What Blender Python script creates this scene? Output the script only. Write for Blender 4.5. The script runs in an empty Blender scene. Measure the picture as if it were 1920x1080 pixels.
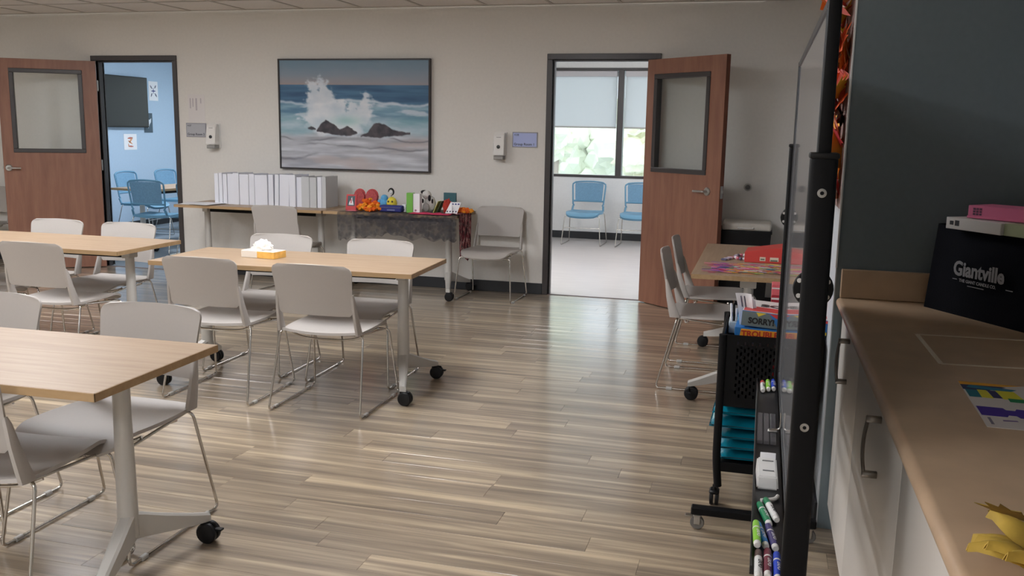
import bpy, bmesh, math, random
from mathutils import Vector, Matrix, noise
R_ = math.radians
S = bpy.context.scene
COL = S.collection

# ------------------------------------------------------------------ camera
F_PX = 1717.4
cam_d = bpy.data.cameras.new('camera'); cam = bpy.data.objects.new('camera', cam_d); COL.objects.link(cam)
cam_d.sensor_fit = 'HORIZONTAL'; cam_d.sensor_width = 36.0; cam_d.lens = F_PX / 1920 * 36.0
cam_d.clip_start = 0.02; cam_d.clip_end = 300
YAW, PITCH, ROLL = 0.2641, 0.1704, -0.0180
Rz = Matrix.Rotation(YAW, 3, 'Z'); Rx = Matrix.Rotation(-PITCH, 3, 'X'); Ry = Matrix.Rotation(ROLL, 3, 'Y')
base = Matrix(((1, 0, 0), (0, 0, -1), (0, 1, 0)))          # camera looks along +Y
cam.matrix_world = Matrix.Translation((1.9301, -8.2094, 1.5040)) @ (Rz @ Rx @ Ry @ base).to_4x4()
S.camera = cam

# ------------------------------------------------------------------ world and exposure
W = bpy.data.worlds.new('world'); S.world = W; W.use_nodes = True
bg = W.node_tree.nodes['Background']; bg.inputs[0].default_value = (0.92, 0.96, 1.0, 1); bg.inputs[1].default_value = 2.6
S.view_settings.view_transform = 'Standard'; S.view_settings.look = 'None'
S.view_settings.gamma = 1.0; S.view_settings.exposure = 0.0; S.view_settings.use_curve_mapping = False
LAMP_MAIN, LAMP_SIDE = 31.0, 20.0            # emission of the ceiling light diffusers

# ------------------------------------------------------------------ materials
def lin(c):
    return tuple(((v / 255) / 12.92 if v / 255 <= .04045 else ((v / 255 + .055) / 1.055) ** 2.4) for v in c)
MATS = {}
def M(name, rgb=(128, 128, 128), rough=.6, metal=0., spec=.5, var=0., scale=8., bump=0., coat=0., stretch=None, alpha=1.):
    if name in MATS: return MATS[name]
    m = bpy.data.materials.new(name); m.use_nodes = True
    nt = m.node_tree; b = nt.nodes['Principled BSDF']
    c = lin(rgb); b.inputs['Base Color'].default_value = (*c, 1)
    b.inputs['Roughness'].default_value = rough; b.inputs['Metallic'].default_value = metal
    b.inputs['Specular IOR Level'].default_value = spec; b.inputs['Coat Weight'].default_value = coat
    b.inputs['Alpha'].default_value = alpha
    if var or bump:
        tc = nt.nodes.new('ShaderNodeTexCoord'); mp = nt.nodes.new('ShaderNodeMapping')
        if stretch: mp.inputs['Scale'].default_value = stretch
        nt.links.new(tc.outputs['Object'], mp.inputs['Vector'])
        n = nt.nodes.new('ShaderNodeTexNoise'); n.inputs['Scale'].default_value = scale; n.inputs['Detail'].default_value = 5
        nt.links.new(mp.outputs['Vector'], n.inputs['Vector'])
        if var:
            r = nt.nodes.new('ShaderNodeValToRGB')
            r.color_ramp.elements[0].position = .3; r.color_ramp.elements[1].position = .7
            r.color_ramp.elements[0].color = (*[max(0, v * (1 - var)) for v in c], 1)
            r.color_ramp.elements[1].color = (*[min(1, v * (1 + var)) for v in c], 1)
            nt.links.new(n.outputs['Fac'], r.inputs['Fac']); nt.links.new(r.outputs['Color'], b.inputs['Base Color'])
        if bump:
            bp = nt.nodes.new('ShaderNodeBump'); bp.inputs['Strength'].default_value = bump; bp.inputs['Distance'].default_value = .01
            nt.links.new(n.outputs['Fac'], bp.inputs['Height']); nt.links.new(bp.outputs['Normal'], b.inputs['Normal'])
    MATS[name] = m
    return m
def emis(name, rgb, strength):
    m = bpy.data.materials.new(name); m.use_nodes = True; nt = m.node_tree
    b = nt.nodes['Principled BSDF']; b.inputs['Base Color'].default_value = (.8, .8, .8, 1)
    b.inputs['Emission Color'].default_value = (*lin(rgb), 1); b.inputs['Emission Strength'].default_value = strength
    MATS[name] = m; return m
def glass(name, tint=(250, 252, 252), refl=1.0, rough=0.02):
    m = bpy.data.materials.new(name); m.use_nodes = True; nt = m.node_tree; nt.nodes.clear()
    o = nt.nodes.new('ShaderNodeOutputMaterial'); t = nt.nodes.new('ShaderNodeBsdfTransparent'); g = nt.nodes.new('ShaderNodeBsdfGlossy')
    t.inputs[0].default_value = (*lin(tint), 1); g.inputs['Roughness'].default_value = rough
    f = nt.nodes.new('ShaderNodeLayerWeight'); f.inputs[0].default_value = .5
    pw = nt.nodes.new('ShaderNodeMath'); pw.operation = 'POWER'; pw.inputs[1].default_value = 5.
    k = nt.nodes.new('ShaderNodeMath'); k.operation = 'MULTIPLY_ADD'; k.inputs[1].default_value = .9 * refl; k.inputs[2].default_value = .04 * refl
    mx = nt.nodes.new('ShaderNodeMixShader')
    nt.links.new(f.outputs['Facing'], pw.inputs[0]); nt.links.new(pw.outputs[0], k.inputs[0]); nt.links.new(k.outputs[0], mx.inputs[0])
    nt.links.new(t.outputs[0], mx.inputs[1]); nt.links.new(g.outputs[0], mx.inputs[2]); nt.links.new(mx.outputs[0], o.inputs[0])
    MATS[name] = m; return m
def wood(name, ramp, scale=(1, 14, 14), rough=.4, nscale=3., coat=0., spec=.5, rnd=False, bump=.0, rvar=0.):
    """streaky grain along local X; rnd: each object takes its own stretch of the grain"""
    m = bpy.data.materials.new(name); m.use_nodes = True; nt = m.node_tree; b = nt.nodes['Principled BSDF']
    tc = nt.nodes.new('ShaderNodeTexCoord'); mp = nt.nodes.new('ShaderNodeMapping'); mp.inputs['Scale'].default_value = scale
    src = tc.outputs['Object']
    oi = nt.nodes.new('ShaderNodeObjectInfo')
    if rnd:
        add = nt.nodes.new('ShaderNodeVectorMath'); add.operation = 'ADD'
        cm = nt.nodes.new('ShaderNodeCombineXYZ'); mu = nt.nodes.new('ShaderNodeMath'); mu.operation = 'MULTIPLY'; mu.inputs[1].default_value = 53.
        nt.links.new(oi.outputs['Random'], mu.inputs[0])
        for i in range(3): nt.links.new(mu.outputs[0], cm.inputs[i])
        nt.links.new(src, add.inputs[0]); nt.links.new(cm.outputs[0], add.inputs[1]); src = add.outputs[0]
    nt.links.new(src, mp.inputs['Vector'])
    n = nt.nodes.new('ShaderNodeTexNoise'); n.inputs['Scale'].default_value = nscale; n.inputs['Detail'].default_value = 6; n.inputs['Roughness'].default_value = .6
    n.inputs['Distortion'].default_value = .4
    nt.links.new(mp.outputs['Vector'], n.inputs['Vector'])
    fac = n.outputs['Fac']
    if rvar:
        ma = nt.nodes.new('ShaderNodeMath'); ma.operation = 'MULTIPLY_ADD'; ma.inputs[1].default_value = rvar; ma.inputs[2].default_value = -rvar / 2
        wn = nt.nodes.new('ShaderNodeTexWhiteNoise'); wn.noise_dimensions = '1D'
        nt.links.new(oi.outputs['Random'], wn.inputs['W']); nt.links.new(wn.outputs['Value'], ma.inputs[0])
        ad = nt.nodes.new('ShaderNodeMath'); ad.operation = 'ADD'; nt.links.new(fac, ad.inputs[0]); nt.links.new(ma.outputs[0], ad.inputs[1]); fac = ad.outputs[0]
    r = nt.nodes.new('ShaderNodeValToRGB'); cr = r.color_ramp
    while len(cr.elements) < len(ramp): cr.elements.new(.5)
    for e, (p, c) in zip(cr.elements, ramp): e.position = p; e.color = (*lin(c), 1)
    nt.links.new(fac, r.inputs['Fac']); nt.links.new(r.outputs['Color'], b.inputs['Base Color'])
    b.inputs['Roughness'].default_value = rough; b.inputs['Coat Weight'].default_value = coat; b.inputs['Specular IOR Level'].default_value = spec
    b.inputs['Coat Roughness'].default_value = .17; b.inputs['Coat IOR'].default_value = 1.75
    if bump:
        bp = nt.nodes.new('ShaderNodeBump'); bp.inputs['Strength'].default_value = bump; bp.inputs['Distance'].default_value = .003
        nt.links.new(n.outputs['Fac'], bp.inputs['Height']); nt.links.new(bp.outputs['Normal'], b.inputs['Normal'])
    MATS[name] = m; return m
def vcol(name, rough=.6):
    m = bpy.data.materials.new(name); m.use_nodes = True; nt = m.node_tree; b = nt.nodes['Principled BSDF']
    a = nt.nodes.new('ShaderNodeAttribute'); a.attribute_name = 'Col'
    nt.links.new(a.outputs['Color'], b.inputs['Base Color']); b.inputs['Roughness'].default_value = rough
    MATS[name] = m; return m

m_wall = M('wall_paint', (222, 219, 213), .85, var=.02, scale=40, bump=.03)
m_wall2 = M('wall_paint_white', (232, 232, 230), .85, var=.02, scale=40, bump=.03)
m_blue = M('wall_paint_blue', (178, 200, 220), .8, var=.02, scale=40, bump=.03)
m_teal = M('wall_paint_teal', (118, 130, 136), .8, var=.03, scale=40, bump=.03)
m_ceil = M('ceiling_tile_white', (226, 220, 214), .9, var=.05, scale=160, bump=.1)
m_grid = M('ceiling_grid', (190, 184, 176), .6)
m_base = M('vinyl_baseboard', (34, 36, 40), .45)
m_frame = M('door_frame_paint', (62, 58, 58), .35)
m_door = wood('door_veneer', [(.3, (130, 88, 70)), (.5, (142, 98, 78)), (.7, (152, 107, 86))], (9, 9, 1), .42, 2.)
m_dooredge = wood('door_edge', [(.3, (96, 52, 34)), (.7, (116, 66, 44))], (9, 9, 1), .5, 2.)
m_glass = glass('clear_glass', refl=1.0)
m_winglass = glass('window_glass', (246, 250, 252), .8)
m_chrome = M('chrome', (200, 196, 190), .16, 1.)
m_steel = M('brushed_steel', (176, 174, 170), .3, 1.)
m_white = M('white_plastic', (226, 224, 220), .45)
m_paper = M('white_paper', (236, 236, 238), .8)
m_black = M('black_metal', (8, 8, 10), .55, spec=.2)
m_blackp = M('black_plastic', (12, 12, 14), .5, spec=.3)
m_rubber = M('black_rubber', (20, 20, 20), .6)
m_shell = M('chair_shell_grey', (174, 168, 162), .5, var=.01, scale=90, bump=.02)
m_oak = wood('oak_laminate', [(.25, (152, 126, 100)), (.45, (163, 138, 112)), (.62, (170, 147, 121)), (.8, (158, 133, 106))], (1.1, 16, 16), .42, 2.2)
m_oakedge = wood('oak_edge_band', [(.3, (160, 130, 92)), (.7, (178, 148, 110))], (2, 16, 16), .5, 2.)
m_leg = M('silver_leg_paint', (190, 187, 181), .4, .15)
m_lam = M('counter_laminate', (198, 170, 140), .32, var=.09, scale=9, spec=.5)
m_cab = M('cabinet_thermofoil', (216, 210, 202), .38)
m_fabric_b = M('blue_mesh', (110, 150, 178), .75, var=.1, scale=60)
m_plast_b = M('blue_plastic', (98, 146, 174), .45)

# ------------------------------------------------------------------ mesh helpers
def new(): return bmesh.new()
def obj(name, bm, mat, parent=None, smooth=None, loc=None, rot=None):
    me = bpy.data.meshes.new(name)
    bmesh.ops.recalc_face_normals(bm, faces=bm.faces)
    if smooth:
        a = R_(smooth)
        for f in bm.faces: f.smooth = True
        for e in bm.edges:
            if len(e.link_faces) == 2 and e.calc_face_angle(0) > a: e.smooth = False
    bm.to_mesh(me); bm.free()
    for mm in (mat if isinstance(mat, (list, tuple)) else [mat]): me.materials.append(mm)
    o = bpy.data.objects.new(name, me); COL.objects.link(o)
    if parent is not None: o.parent = parent
    if loc is not None: o.location = loc
    if rot is not None: o.rotation_euler = rot
    return o
def tag(o, label=None, cat=None, group=None, kind=None):
    if label: o['label'] = label
    if cat: o['category'] = cat
    if group: o['group'] = group
    if kind: o['kind'] = kind
    return o
def empty(name, loc=(0, 0, 0), rz=0., label=None, cat=None, group=None):
    o = bpy.data.objects.new(name, None); COL.objects.link(o); o.location = loc; o.rotation_euler = (0, 0, rz)
    o.empty_display_size = .05
    return tag(o, label, cat, group)
def dup(root, loc, rz, label=None, group=None):
    r = root.copy(); COL.objects.link(r); r.location = loc; r.rotation_euler = (0, 0, rz)
    if label: r['label'] = label
    if group: r['group'] = group
    for ch in list(root.children):
        c = ch.copy(); COL.objects.link(c); c.parent = r
        for g in list(ch.children):
            d = g.copy(); COL.objects.link(d); d.parent = c
    return r
def struct(o, label, cat='wall'): return tag(o, label, cat, kind='structure')
def box(bm, x0, x1, y0, y1, z0, z1, bev=0., seg=1, mat=0, M4=None):
    t = bmesh.new()
    vs = [t.verts.new((x, y, z)) for x in (x0, x1) for y in (y0, y1) for z in (z0, z1)]
    for q in ((0, 1, 3, 2), (4, 6, 7, 5), (0, 4, 5, 1), (2, 3, 7, 6), (0, 2, 6, 4), (1, 5, 7, 3)): t.faces.new([vs[i] for i in q])
    bmesh.ops.recalc_face_normals(t, faces=t.faces)
    if bev: bmesh.ops.bevel(t, geom=list(t.edges), offset=bev, segments=seg, affect='EDGES', profile=.5)
    merge(bm, t, mat, M4)
    return bm
def merge(bm, t, mat=0, M4=None):
    t.verts.index_update()
    mp = [bm.verts.new(M4 @ v.co if M4 else v.co) for v in t.verts]
    for f in t.faces:
        try: nf = bm.faces.new([mp[v.index] for v in f.verts])
        except ValueError: continue
        nf.material_index = mat
    t.free()
def fillet(pts, r, n=4):
    pts = [Vector(p) for p in pts]; out = [pts[0]]
    for a, b, c in zip(pts, pts[1:], pts[2:]):
        d1 = (a - b); d2 = (c - b); l1, l2 = d1.length, d2.length
        rr = min(r, l1 * .45, l2 * .45); p = b + d1 / l1 * rr; q = b + d2 / l2 * rr
        for i in range(n + 1):
            t = i / n; out.append(p * (1 - t) ** 2 + b * 2 * t * (1 - t) + q * t * t)
    out.append(pts[-1]); return out
def tube(bm, pts, r, seg=8, rad=None, mat=0, cap=True, flat=1.):
    """sweep; rad: radius for every point"""
    pts = [Vector(p) for p in pts]; rings = []
    up = None
    for i, p in enumerate(pts):
        d = (pts[min(i + 1, len(pts) - 1)] - pts[max(i - 1, 0)]).normalized()
        if up is None:
            up = Vector((0, 0, 1)) if abs(d.z) < .9 else Vector((1, 0, 0))
        s = d.cross(up)
        if s.length < 1e-5: s = d.cross(Vector((0, 1, 0)))
        s.normalize(); up = s.cross(d).normalized()
        rr = rad[i] if rad else r
        rings.append([bm.verts.new(p + (s * math.cos(2 * math.pi * k / seg) + up * math.sin(2 * math.pi * k / seg) * flat) * rr) for k in range(seg)])
    for a, b in zip(rings, rings[1:]):
        for k in range(seg):
            f = bm.faces.new((a[k], a[(k + 1) % seg], b[(k + 1) % seg], b[k])); f.material_index = mat
    if cap:
        bm.faces.new(rings[0][::-1]).material_index = mat; bm.faces.new(rings[-1]).material_index = mat
    return bm
def cyl(bm, p0, p1, r, seg=16, r2=None, mat=0): return tube(bm, [p0, p1], r, seg, rad=[r, r if r2 is None else r2], mat=mat)
def lathe(bm, prof, c=(0, 0, 0), seg=24, axis='Z', mat=0):
    rings = []
    for (r, h) in prof:
        ring = []
        for k in range(seg):
            a = 2 * math.pi * k / seg; x, y = r * math.cos(a), r * math.sin(a)
            v = {'Z': (x, y, h), 'Y': (x, h, y), 'X': (h, x, y)}[axis]
            ring.append(bm.verts.new((v[0] + c[0], v[1] + c[1], v[2] + c[2])))
        rings.append(ring)
    for a, b in zip(rings, rings[1:]):
        for k in range(seg): bm.faces.new((a[k], a[(k + 1) % seg], b[(k + 1) % seg], b[k])).material_index = mat
    bm.faces.new(rings[0][::-1]).material_index = mat; bm.faces.new(rings[-1]).material_index = mat
    return bm
def prism(bm, poly, h0, h1, M4=None, mat=0):
    """polygon in local XY, extruded along local Z from h0 to h1"""
    f = lambda p, h: (M4 @ Vector((p[0], p[1], h))) if M4 else Vector((p[0], p[1], h))
    a = [bm.verts.new(f(p, h0)) for p in poly]; b = [bm.verts.new(f(p, h1)) for p in poly]; n = len(poly)
    bm.faces.new(a[::-1]).material_index = mat; bm.faces.new(b).material_index = mat
    for i in range(n): bm.faces.new((a[i], a[(i + 1) % n], b[(i + 1) % n], b[i])).material_index = mat
    return bm
def shell(bm, P, nu, nv, th):
    """closed sheet: P(u,v) with u,v in 0..1, thickened along its normal"""
    g = [[Vector(P(i / nu, j / nv)) for j in range(nv + 1)] for i in range(nu + 1)]
    def nrm(i, j):
        du = g[min(i + 1, nu)][j] - g[max(i - 1, 0)][j]; dv = g[i][min(j + 1, nv)] - g[i][max(j - 1, 0)]
        n = du.cross(dv); return n.normalized() if n.length > 1e-9 else Vector((0, 0, 1))
    A = [[bm.verts.new(g[i][j]) for j in range(nv + 1)] for i in range(nu + 1)]
    B = [[bm.verts.new(g[i][j] - nrm(i, j) * th) for j in range(nv + 1)] for i in range(nu + 1)]
    for i in range(nu):
        for j in range(nv):
            bm.faces.new((A[i][j], A[i + 1][j], A[i + 1][j + 1], A[i][j + 1])); bm.faces.new((B[i][j], B[i][j + 1], B[i + 1][j + 1], B[i + 1][j]))
    for i in range(nu):
        for j in (0, nv): bm.faces.new((A[i][j], B[i][j], B[i + 1][j], A[i + 1][j]))
    for j in range(nv):
        for i in (0, nu): bm.faces.new((A[i][j], A[i][j + 1], B[i][j + 1], B[i][j]))
    return bm
def rrect(w, h, r, n=5):
    out = []
    for cx, cy, a0 in ((w / 2 - r, h / 2 - r, 0), (-w / 2 + r, h / 2 - r, 90), (-w / 2 + r, -h / 2 + r, 180), (w / 2 - r, -h / 2 + r, 270)):
        for i in range(n + 1): a = R_(a0 + 90 * i / n); out.append((cx + r * math.cos(a), cy + r * math.sin(a)))
    return out
def blob(bm, c, r, sub=2, amp=0., fr=3., sc=(1, 1, 1), seed=0., mat=0):
    t = bmesh.new(); bmesh.ops.create_icosphere(t, subdivisions=sub, radius=1.)
    for v in t.verts:
        n = noise.noise(v.co * fr + Vector((seed, seed * 1.7, -seed))) if amp else 0
        q = v.co * (1 + amp * n); v.co = Vector((q.x * r * sc[0] + c[0], q.y * r * sc[1] + c[1], q.z * r * sc[2] + c[2]))
    merge(bm, t, mat); return bm
def text(name, body, size, mat, parent, M4, depth=.0006, align='LEFT', bold=0., bend=None, sx=1.):
    cu = bpy.data.curves.new(name, 'FONT'); cu.body = body; cu.size = size; cu.align_x = align; cu.extrude = depth; cu.offset = bold; cu.resolution_u = 3
    t = bpy.data.objects.new(name, cu); COL.objects.link(t)
    dg = bpy.context.evaluated_depsgraph_get(); dg.update()
    me = bpy.data.meshes.new_from_object(t.evaluated_get(dg)); bpy.data.objects.remove(t); bpy.data.curves.remove(cu)
    for v in me.vertices:
        v.co.x *= sx
        if bend: a = v.co.y / bend; v.co = Vector((v.co.x, math.sin(a) * (bend + v.co.z), math.cos(a) * (bend + v.co.z)))
        v.co = M4 @ v.co
    me.materials.clear(); me.materials.append(mat)
    o = bpy.data.objects.new(name, me); COL.objects.link(o)
    if parent is not None: o.parent = parent
    return o
FRONT = Matrix(((1, 0, 0, 0), (0, 0, -1, 0), (0, 1, 0, 0), (0, 0, 0, 1)))   # local XY -> XZ, facing -Y
def T(x, y, z): return Matrix.Translation((x, y, z))
def RZ(a): return Matrix.Rotation(a, 4, 'Z')
def RX(a): return Matrix.Rotation(a, 4, 'X')
def RY(a): return Matrix.Rotation(a, 4, 'Y')

# ------------------------------------------------------------------ room shell
HC = 2.609
XR, YA, XA = 2.21, -4.65, 2.88        # pier face, alcove end wall, alcove back wall
XS, YP = 2.62, -3.7                   # right wall proper, far end of the pier
XL, YF = -8.0, -11.0                  # left and front (behind the camera) walls
YW, TW = 4.62, .12                    # window wall of the side rooms, thickness of the back wall
XD0, XD1 = -4.778, -3.863             # left doorway (clear opening)
XE0, XE1 = .051, .965                 # right doorway
ZD = 2.134
XB0, XB1 = -6.9, -2.7                 # left side room
XC0, XC1 = -1.75, 3.0                 # right side room

# floor: slab + planks
fl = empty('floor'); struct(fl, 'grey brown wood plank floor of the meeting room', 'floor')
bm = new(); box(bm, XL, XA, YF, 0, -.12, -.006); obj('subfloor', bm, M('subfloor', (52, 46, 40), .8), fl)
m_plank = wood('plank_vinyl', [(.24, (102, 89, 75)), (.40, (132, 117, 99)), (.52, (156, 139, 118)), (.62, (186, 167, 140)), (.74, (216, 196, 165))],
               (.6, 13, 13), .36, 1.5, rnd=True, rvar=.11, spec=.5, coat=1.)
PWD, PLN = .125, 1.22
def plank_mesh(L):
    bm = new(); a, c = .0003, .0009
    v0 = [bm.verts.new((x, y, -.0058)) for x, y in ((a, a), (L - a, a), (L - a, PWD - a), (a, PWD - a))]
    v1 = [bm.verts.new((x, y, -.001)) for x, y in ((a, a), (L - a, a), (L - a, PWD - a), (a, PWD - a))]
    v2 = [bm.verts.new((x, y, 0)) for x, y in ((c, c), (L - c, c), (L - c, PWD - c), (c, PWD - c))]
    for A, B in ((v0, v1), (v1, v2)):
        for i in range(4): bm.faces.new((A[i], A[(i + 1) % 4], B[(i + 1) % 4], B[i]))
    bm.faces.new(v2); return bm
rng = random.Random(4)
plank0 = obj('plank', plank_mesh(PLN), m_plank, fl); plank_me = plank0.data
first = True; rest = new(); cnt = 0; ends = {}
def in_view(xa, xb, y):
    # the stretch of floor that the photograph shows
    xl = -.4 - (y + 5.6) * .75 if y > -5.6 else -.4
    return xb > max(xl, -4.4) and y > -6.1
row = 0; y = -PWD
while y > YF:
    off = rng.uniform(0, PLN); x = XL - off
    xr = XA
    while x < xr:
        xb = min(x + PLN, xr); xa = max(x, XL)
        if xb - xa > .03:
            if in_view(xa, xb, y) and xb <= 2.95 and cnt < 298:
                cnt += 1
                if abs(xb - xa - PLN) < 1e-6:
                    if first: o = plank0; first = False
                    else: o = plank0.copy(); COL.objects.link(o)
                else: o = obj('plank', plank_mesh(xb - xa), m_plank, fl)
                o.location = (xa, y, rng.uniform(-.0003, .0003))
            else:
                merge(rest, plank_mesh(xb - xa), M4=T(xa, y, 0))
        x += PLN
    y -= PWD
o = obj('far_planks', rest, m_plank, fl); o['kind'] = 'stuff'

# ceiling: backing + tile rows near the back wall + plain tile surface beyond
ce = empty('ceiling'); struct(ce, 'suspended ceiling of square off-white tiles', 'ceiling')
TL = .6096
bm = new(); box(bm, XL - .1, XA + .1, YF - .1, 0, HC + .03, HC + .12); obj('plenum', bm, m_ceil, ce)
NROW = 4
GX0 = .04
bm = new(); 
def tilebm():
    bm = new(); e = .012
    v0 = [bm.verts.new((sx * (TL / 2 - e), sy * (TL / 2 - e), .012)) for sx, sy in ((-1, -1), (1, -1), (1, 1), (-1, 1))]
    v1 = [bm.verts.new((sx * (TL / 2 - e - .004), sy * (TL / 2 - e - .004), .003)) for sx, sy in ((-1, -1), (1, -1), (1, 1), (-1, 1))]
    for i in range(4): bm.faces.new((v0[i], v0[(i + 1) % 4], v1[(i + 1) % 4], v1[i]))
    bm.faces.new(v1[::-1]); bm.faces.new(v0); return bm
t0 = None
kx0 = int(math.floor((-6.6 - GX0) / TL)); kx1 = int(math.ceil((XR - GX0) / TL))
for k in range(kx0, kx1 - 1):
    for r in range(NROW):
        if t0 is None: t0 = obj('ceiling_tile', tilebm(), m_ceil, ce); o = t0
        else: o = t0.copy(); COL.objects.link(o)
        o.location = (GX0 + (k + .5) * TL, -.02 - (r + .5) * TL, HC)
for k in range(kx0, kx1 + 1):
    x = GX0 + k * TL
    if x < XR: bm = new(); box(bm, x - .012, x + .012, -.02 - NROW * TL, -.004, HC - .002, HC + .012); obj('grid_bar', bm, m_grid, ce)
for r in range(NROW + 1):
    yy = -.02 - r * TL
    bm = new(); box(bm, GX0 + kx0 * TL, XR, yy - .012, yy + .012, HC - .0025, HC + .012); obj('grid_bar', bm, m_grid, ce)
m_ct = M('ceiling_far', (226, 220, 214), .9)
nt = m_ct.node_tree; br = nt.nodes.new('ShaderNodeTexBrick'); br.offset = 0; br.inputs['Scale'].default_value = 1
br.inputs['Brick Width'].default_value = TL; br.inputs['Row Height'].default_value = TL; br.inputs['Mortar Size'].default_value = .012
for i, c in enumerate(((226, 220, 214), (226, 220, 214), (190, 184, 178))): br.inputs[i + 1].default_value = (*lin(c), 1)
tc = nt.nodes.new('ShaderNodeTexCoord'); nt.links.new(tc.outputs['Object'], br.inputs['Vector']); nt.links.new(br.outputs[0], nt.nodes['Principled BSDF'].inputs['Base Color'])
bm = new(); box(bm, XL - .1, XA + .1, YF - .1, -.02 - NROW * TL, HC, HC + .03); box(bm, XL - .1, GX0 + kx0 * TL, -.02 - NROW * TL, 0, HC, HC + .03)
box(bm, GX0 + (kx1 - 1) * TL, XA + .1, -.02 - NROW * TL, 0, HC, HC + .03)
obj('far_ceiling', bm, m_ct, ce)

# back wall with two doorways; room-side face in beige, other side in its room's colour
bm = new()
for (a, b, z0, z1) in ((XL - .1, XD0, 0, HC), (XD1, XE0, 0, HC), (XE1, XS + .12, 0, HC), (XD0, XD1, ZD, HC), (XE0, XE1, ZD, HC)): box(bm, a, b, 0, TW, z0, z1)
struct(obj('wall_back', bm, m_wall), 'beige back wall with the painting and two doorways')
bm = new(); box(bm, XR, XS + .12, YA + .125, YP, 0, HC); box(bm, XR, XR + .004, YA, YA + .125, 0, HC); box(bm, XS, XS + .12, YP, 0, 0, HC); struct(obj('wall_right', bm, M('wall_paint_cool', (192, 198, 204), .85, var=.02, scale=40, bump=.03)), 'pale grey right wall with a pier behind the rolling whiteboard')
bm = new(); box(bm, XR + .004, XA + .1, YA + .001, YA + .12, 0, HC); struct(obj('wall_alcove', bm, m_teal), 'dark teal wall at the end of the counter')
bm = new(); box(bm, XA, XA + .1, YF - .1, YA, 0, HC); struct(obj('wall_counter', bm, m_teal), 'dark teal wall behind the counter')
bm = new(); box(bm, XL - .1, XL, YF - .1, 0, 0, HC); struct(obj('wall_left', bm, m_wall), 'beige left wall of the meeting room')
bm = new(); box(bm, XL - .1, XA + .1, YF - .1, YF, 0, HC); struct(obj('wall_front', bm, m_wall), 'beige wall behind the camera')
# side rooms
bm = new(); box(bm, XB0 - .1, XB0, TW, YW + .15, 0, HC); struct(obj('wall_blue', bm, m_blue), 'light blue wall of the left side room')
bm = new(); box(bm, XB1, XB1 + .1, TW, YW + .15, 0, HC); struct(obj('wall_side', bm, m_wall2), 'white right wall of the left side room')
bm = new(); box(bm, XC0 - .1, XC0, TW, YW + .15, 0, HC); struct(obj('wall_partition', bm, m_wall2), 'white left wall of the window room')
bm = new(); box(bm, XC1, XC1 + .1, TW, YW + .15, 0, HC); struct(obj('wall_far', bm, m_wall2), 'white right wall of the window room')
bm = new(); box(bm, XB0 - .1, XC1 + .1, TW, YW + .15, HC, HC + .1); struct(obj('ceiling_side', bm, m_wall2), 'white ceiling of the side rooms', 'ceiling')
m_lvt = M('pale_vinyl_floor', (196, 188, 184), .3, var=.06, scale=2.5, stretch=(1, 6, 1), spec=.5)
bm = new(); box(bm, XB1 + .05, XC1 + .1, 0, YW + .15, -.1, 0); struct(obj('floor_side', bm, m_lvt), 'pale floor of the window room', 'floor')
m_carp = M('grey_blue_floor', (128, 138, 146), .7, var=.06, scale=30)
bm = new(); box(bm, XB0 - .1, XB1 + .05, 0, YW + .15, -.1, 0); struct(obj('floor_blue', bm, m_carp), 'grey floor of the blue side room', 'floor')

# window wall : sill wall, header, frames, panes, shades
ZS, ZT = .89, 2.36
def window_wall(x0, x1, name, mull, n, wallmat, wl):
    bm = new(); box(bm, x0, x1, YW, YW + .15, 0, ZS - .02); box(bm, x0, x1, YW, YW + .15, ZT + .015, HC)
    box(bm, x0, mull[0], YW, YW + .15, ZS - .02, ZT + .015); box(bm, mull[-1], x1, YW, YW + .15, ZS - .02, ZT + .015)
    struct(obj('wall_' + wl, bm, wallmat), 'white wall below and above the windows of the %s room' % wl.replace('_', ' '))
    w = empty('window_%d' % n); struct(w, name, 'window')
    for m_ in mull:
        bm = new(); box(bm, m_ - .043, m_ + .043, YW - .01, YW + .12, ZS, ZT, .004); obj('mullion', bm, m_frame, w)
    for z in (ZS, ZT):
        bm = new(); box(bm, mull[0], mull[-1], YW - .012, YW + .12, z - .02, z + .015, .003); obj('rail', bm, m_frame, w)
    for a, b in zip(mull, mull[1:]):
        bm = new(); box(bm, a + .043, b - .043, YW + .09, YW + .096, ZS + .015, ZT - .02); obj('pane', bm, m_winglass, w)
    return w
mullR = [-1.55, -.035, 1.48, 2.95]
window_wall(XC0, XC1, 'dark framed windows of the room behind the right door', mullR, 1, m_wall2, 'window_room')
mullL = [-6.7, -5.2, -3.9, -2.85]
window_wall(XB0, XB1, 'dark framed windows of the left side room', mullL, 2, m_wall2, 'left_room')
m_shade = bpy.data.materials.new('shade_fabric'); m_shade.use_nodes = True
nt = m_shade.node_tree; nt.nodes.clear(); o_ = nt.nodes.new('ShaderNodeOutputMaterial'); d_ = nt.nodes.new('ShaderNodeBsdfDiffuse'); t_ = nt.nodes.new('ShaderNodeBsdfTranslucent'); x_ = nt.nodes.new('ShaderNodeMixShader')
d_.inputs[0].default_value = (.8, .82, .82, 1); t_.inputs[0].default_value = (.78, .81, .82, 1); x_.inputs[0].default_value = .5
nt.links.new(d_.outputs[0], x_.inputs[1]); nt.links.new(t_.outputs[0], x_.inputs[2]); nt.links.new(x_.outputs[0], o_.inputs[0])
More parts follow.
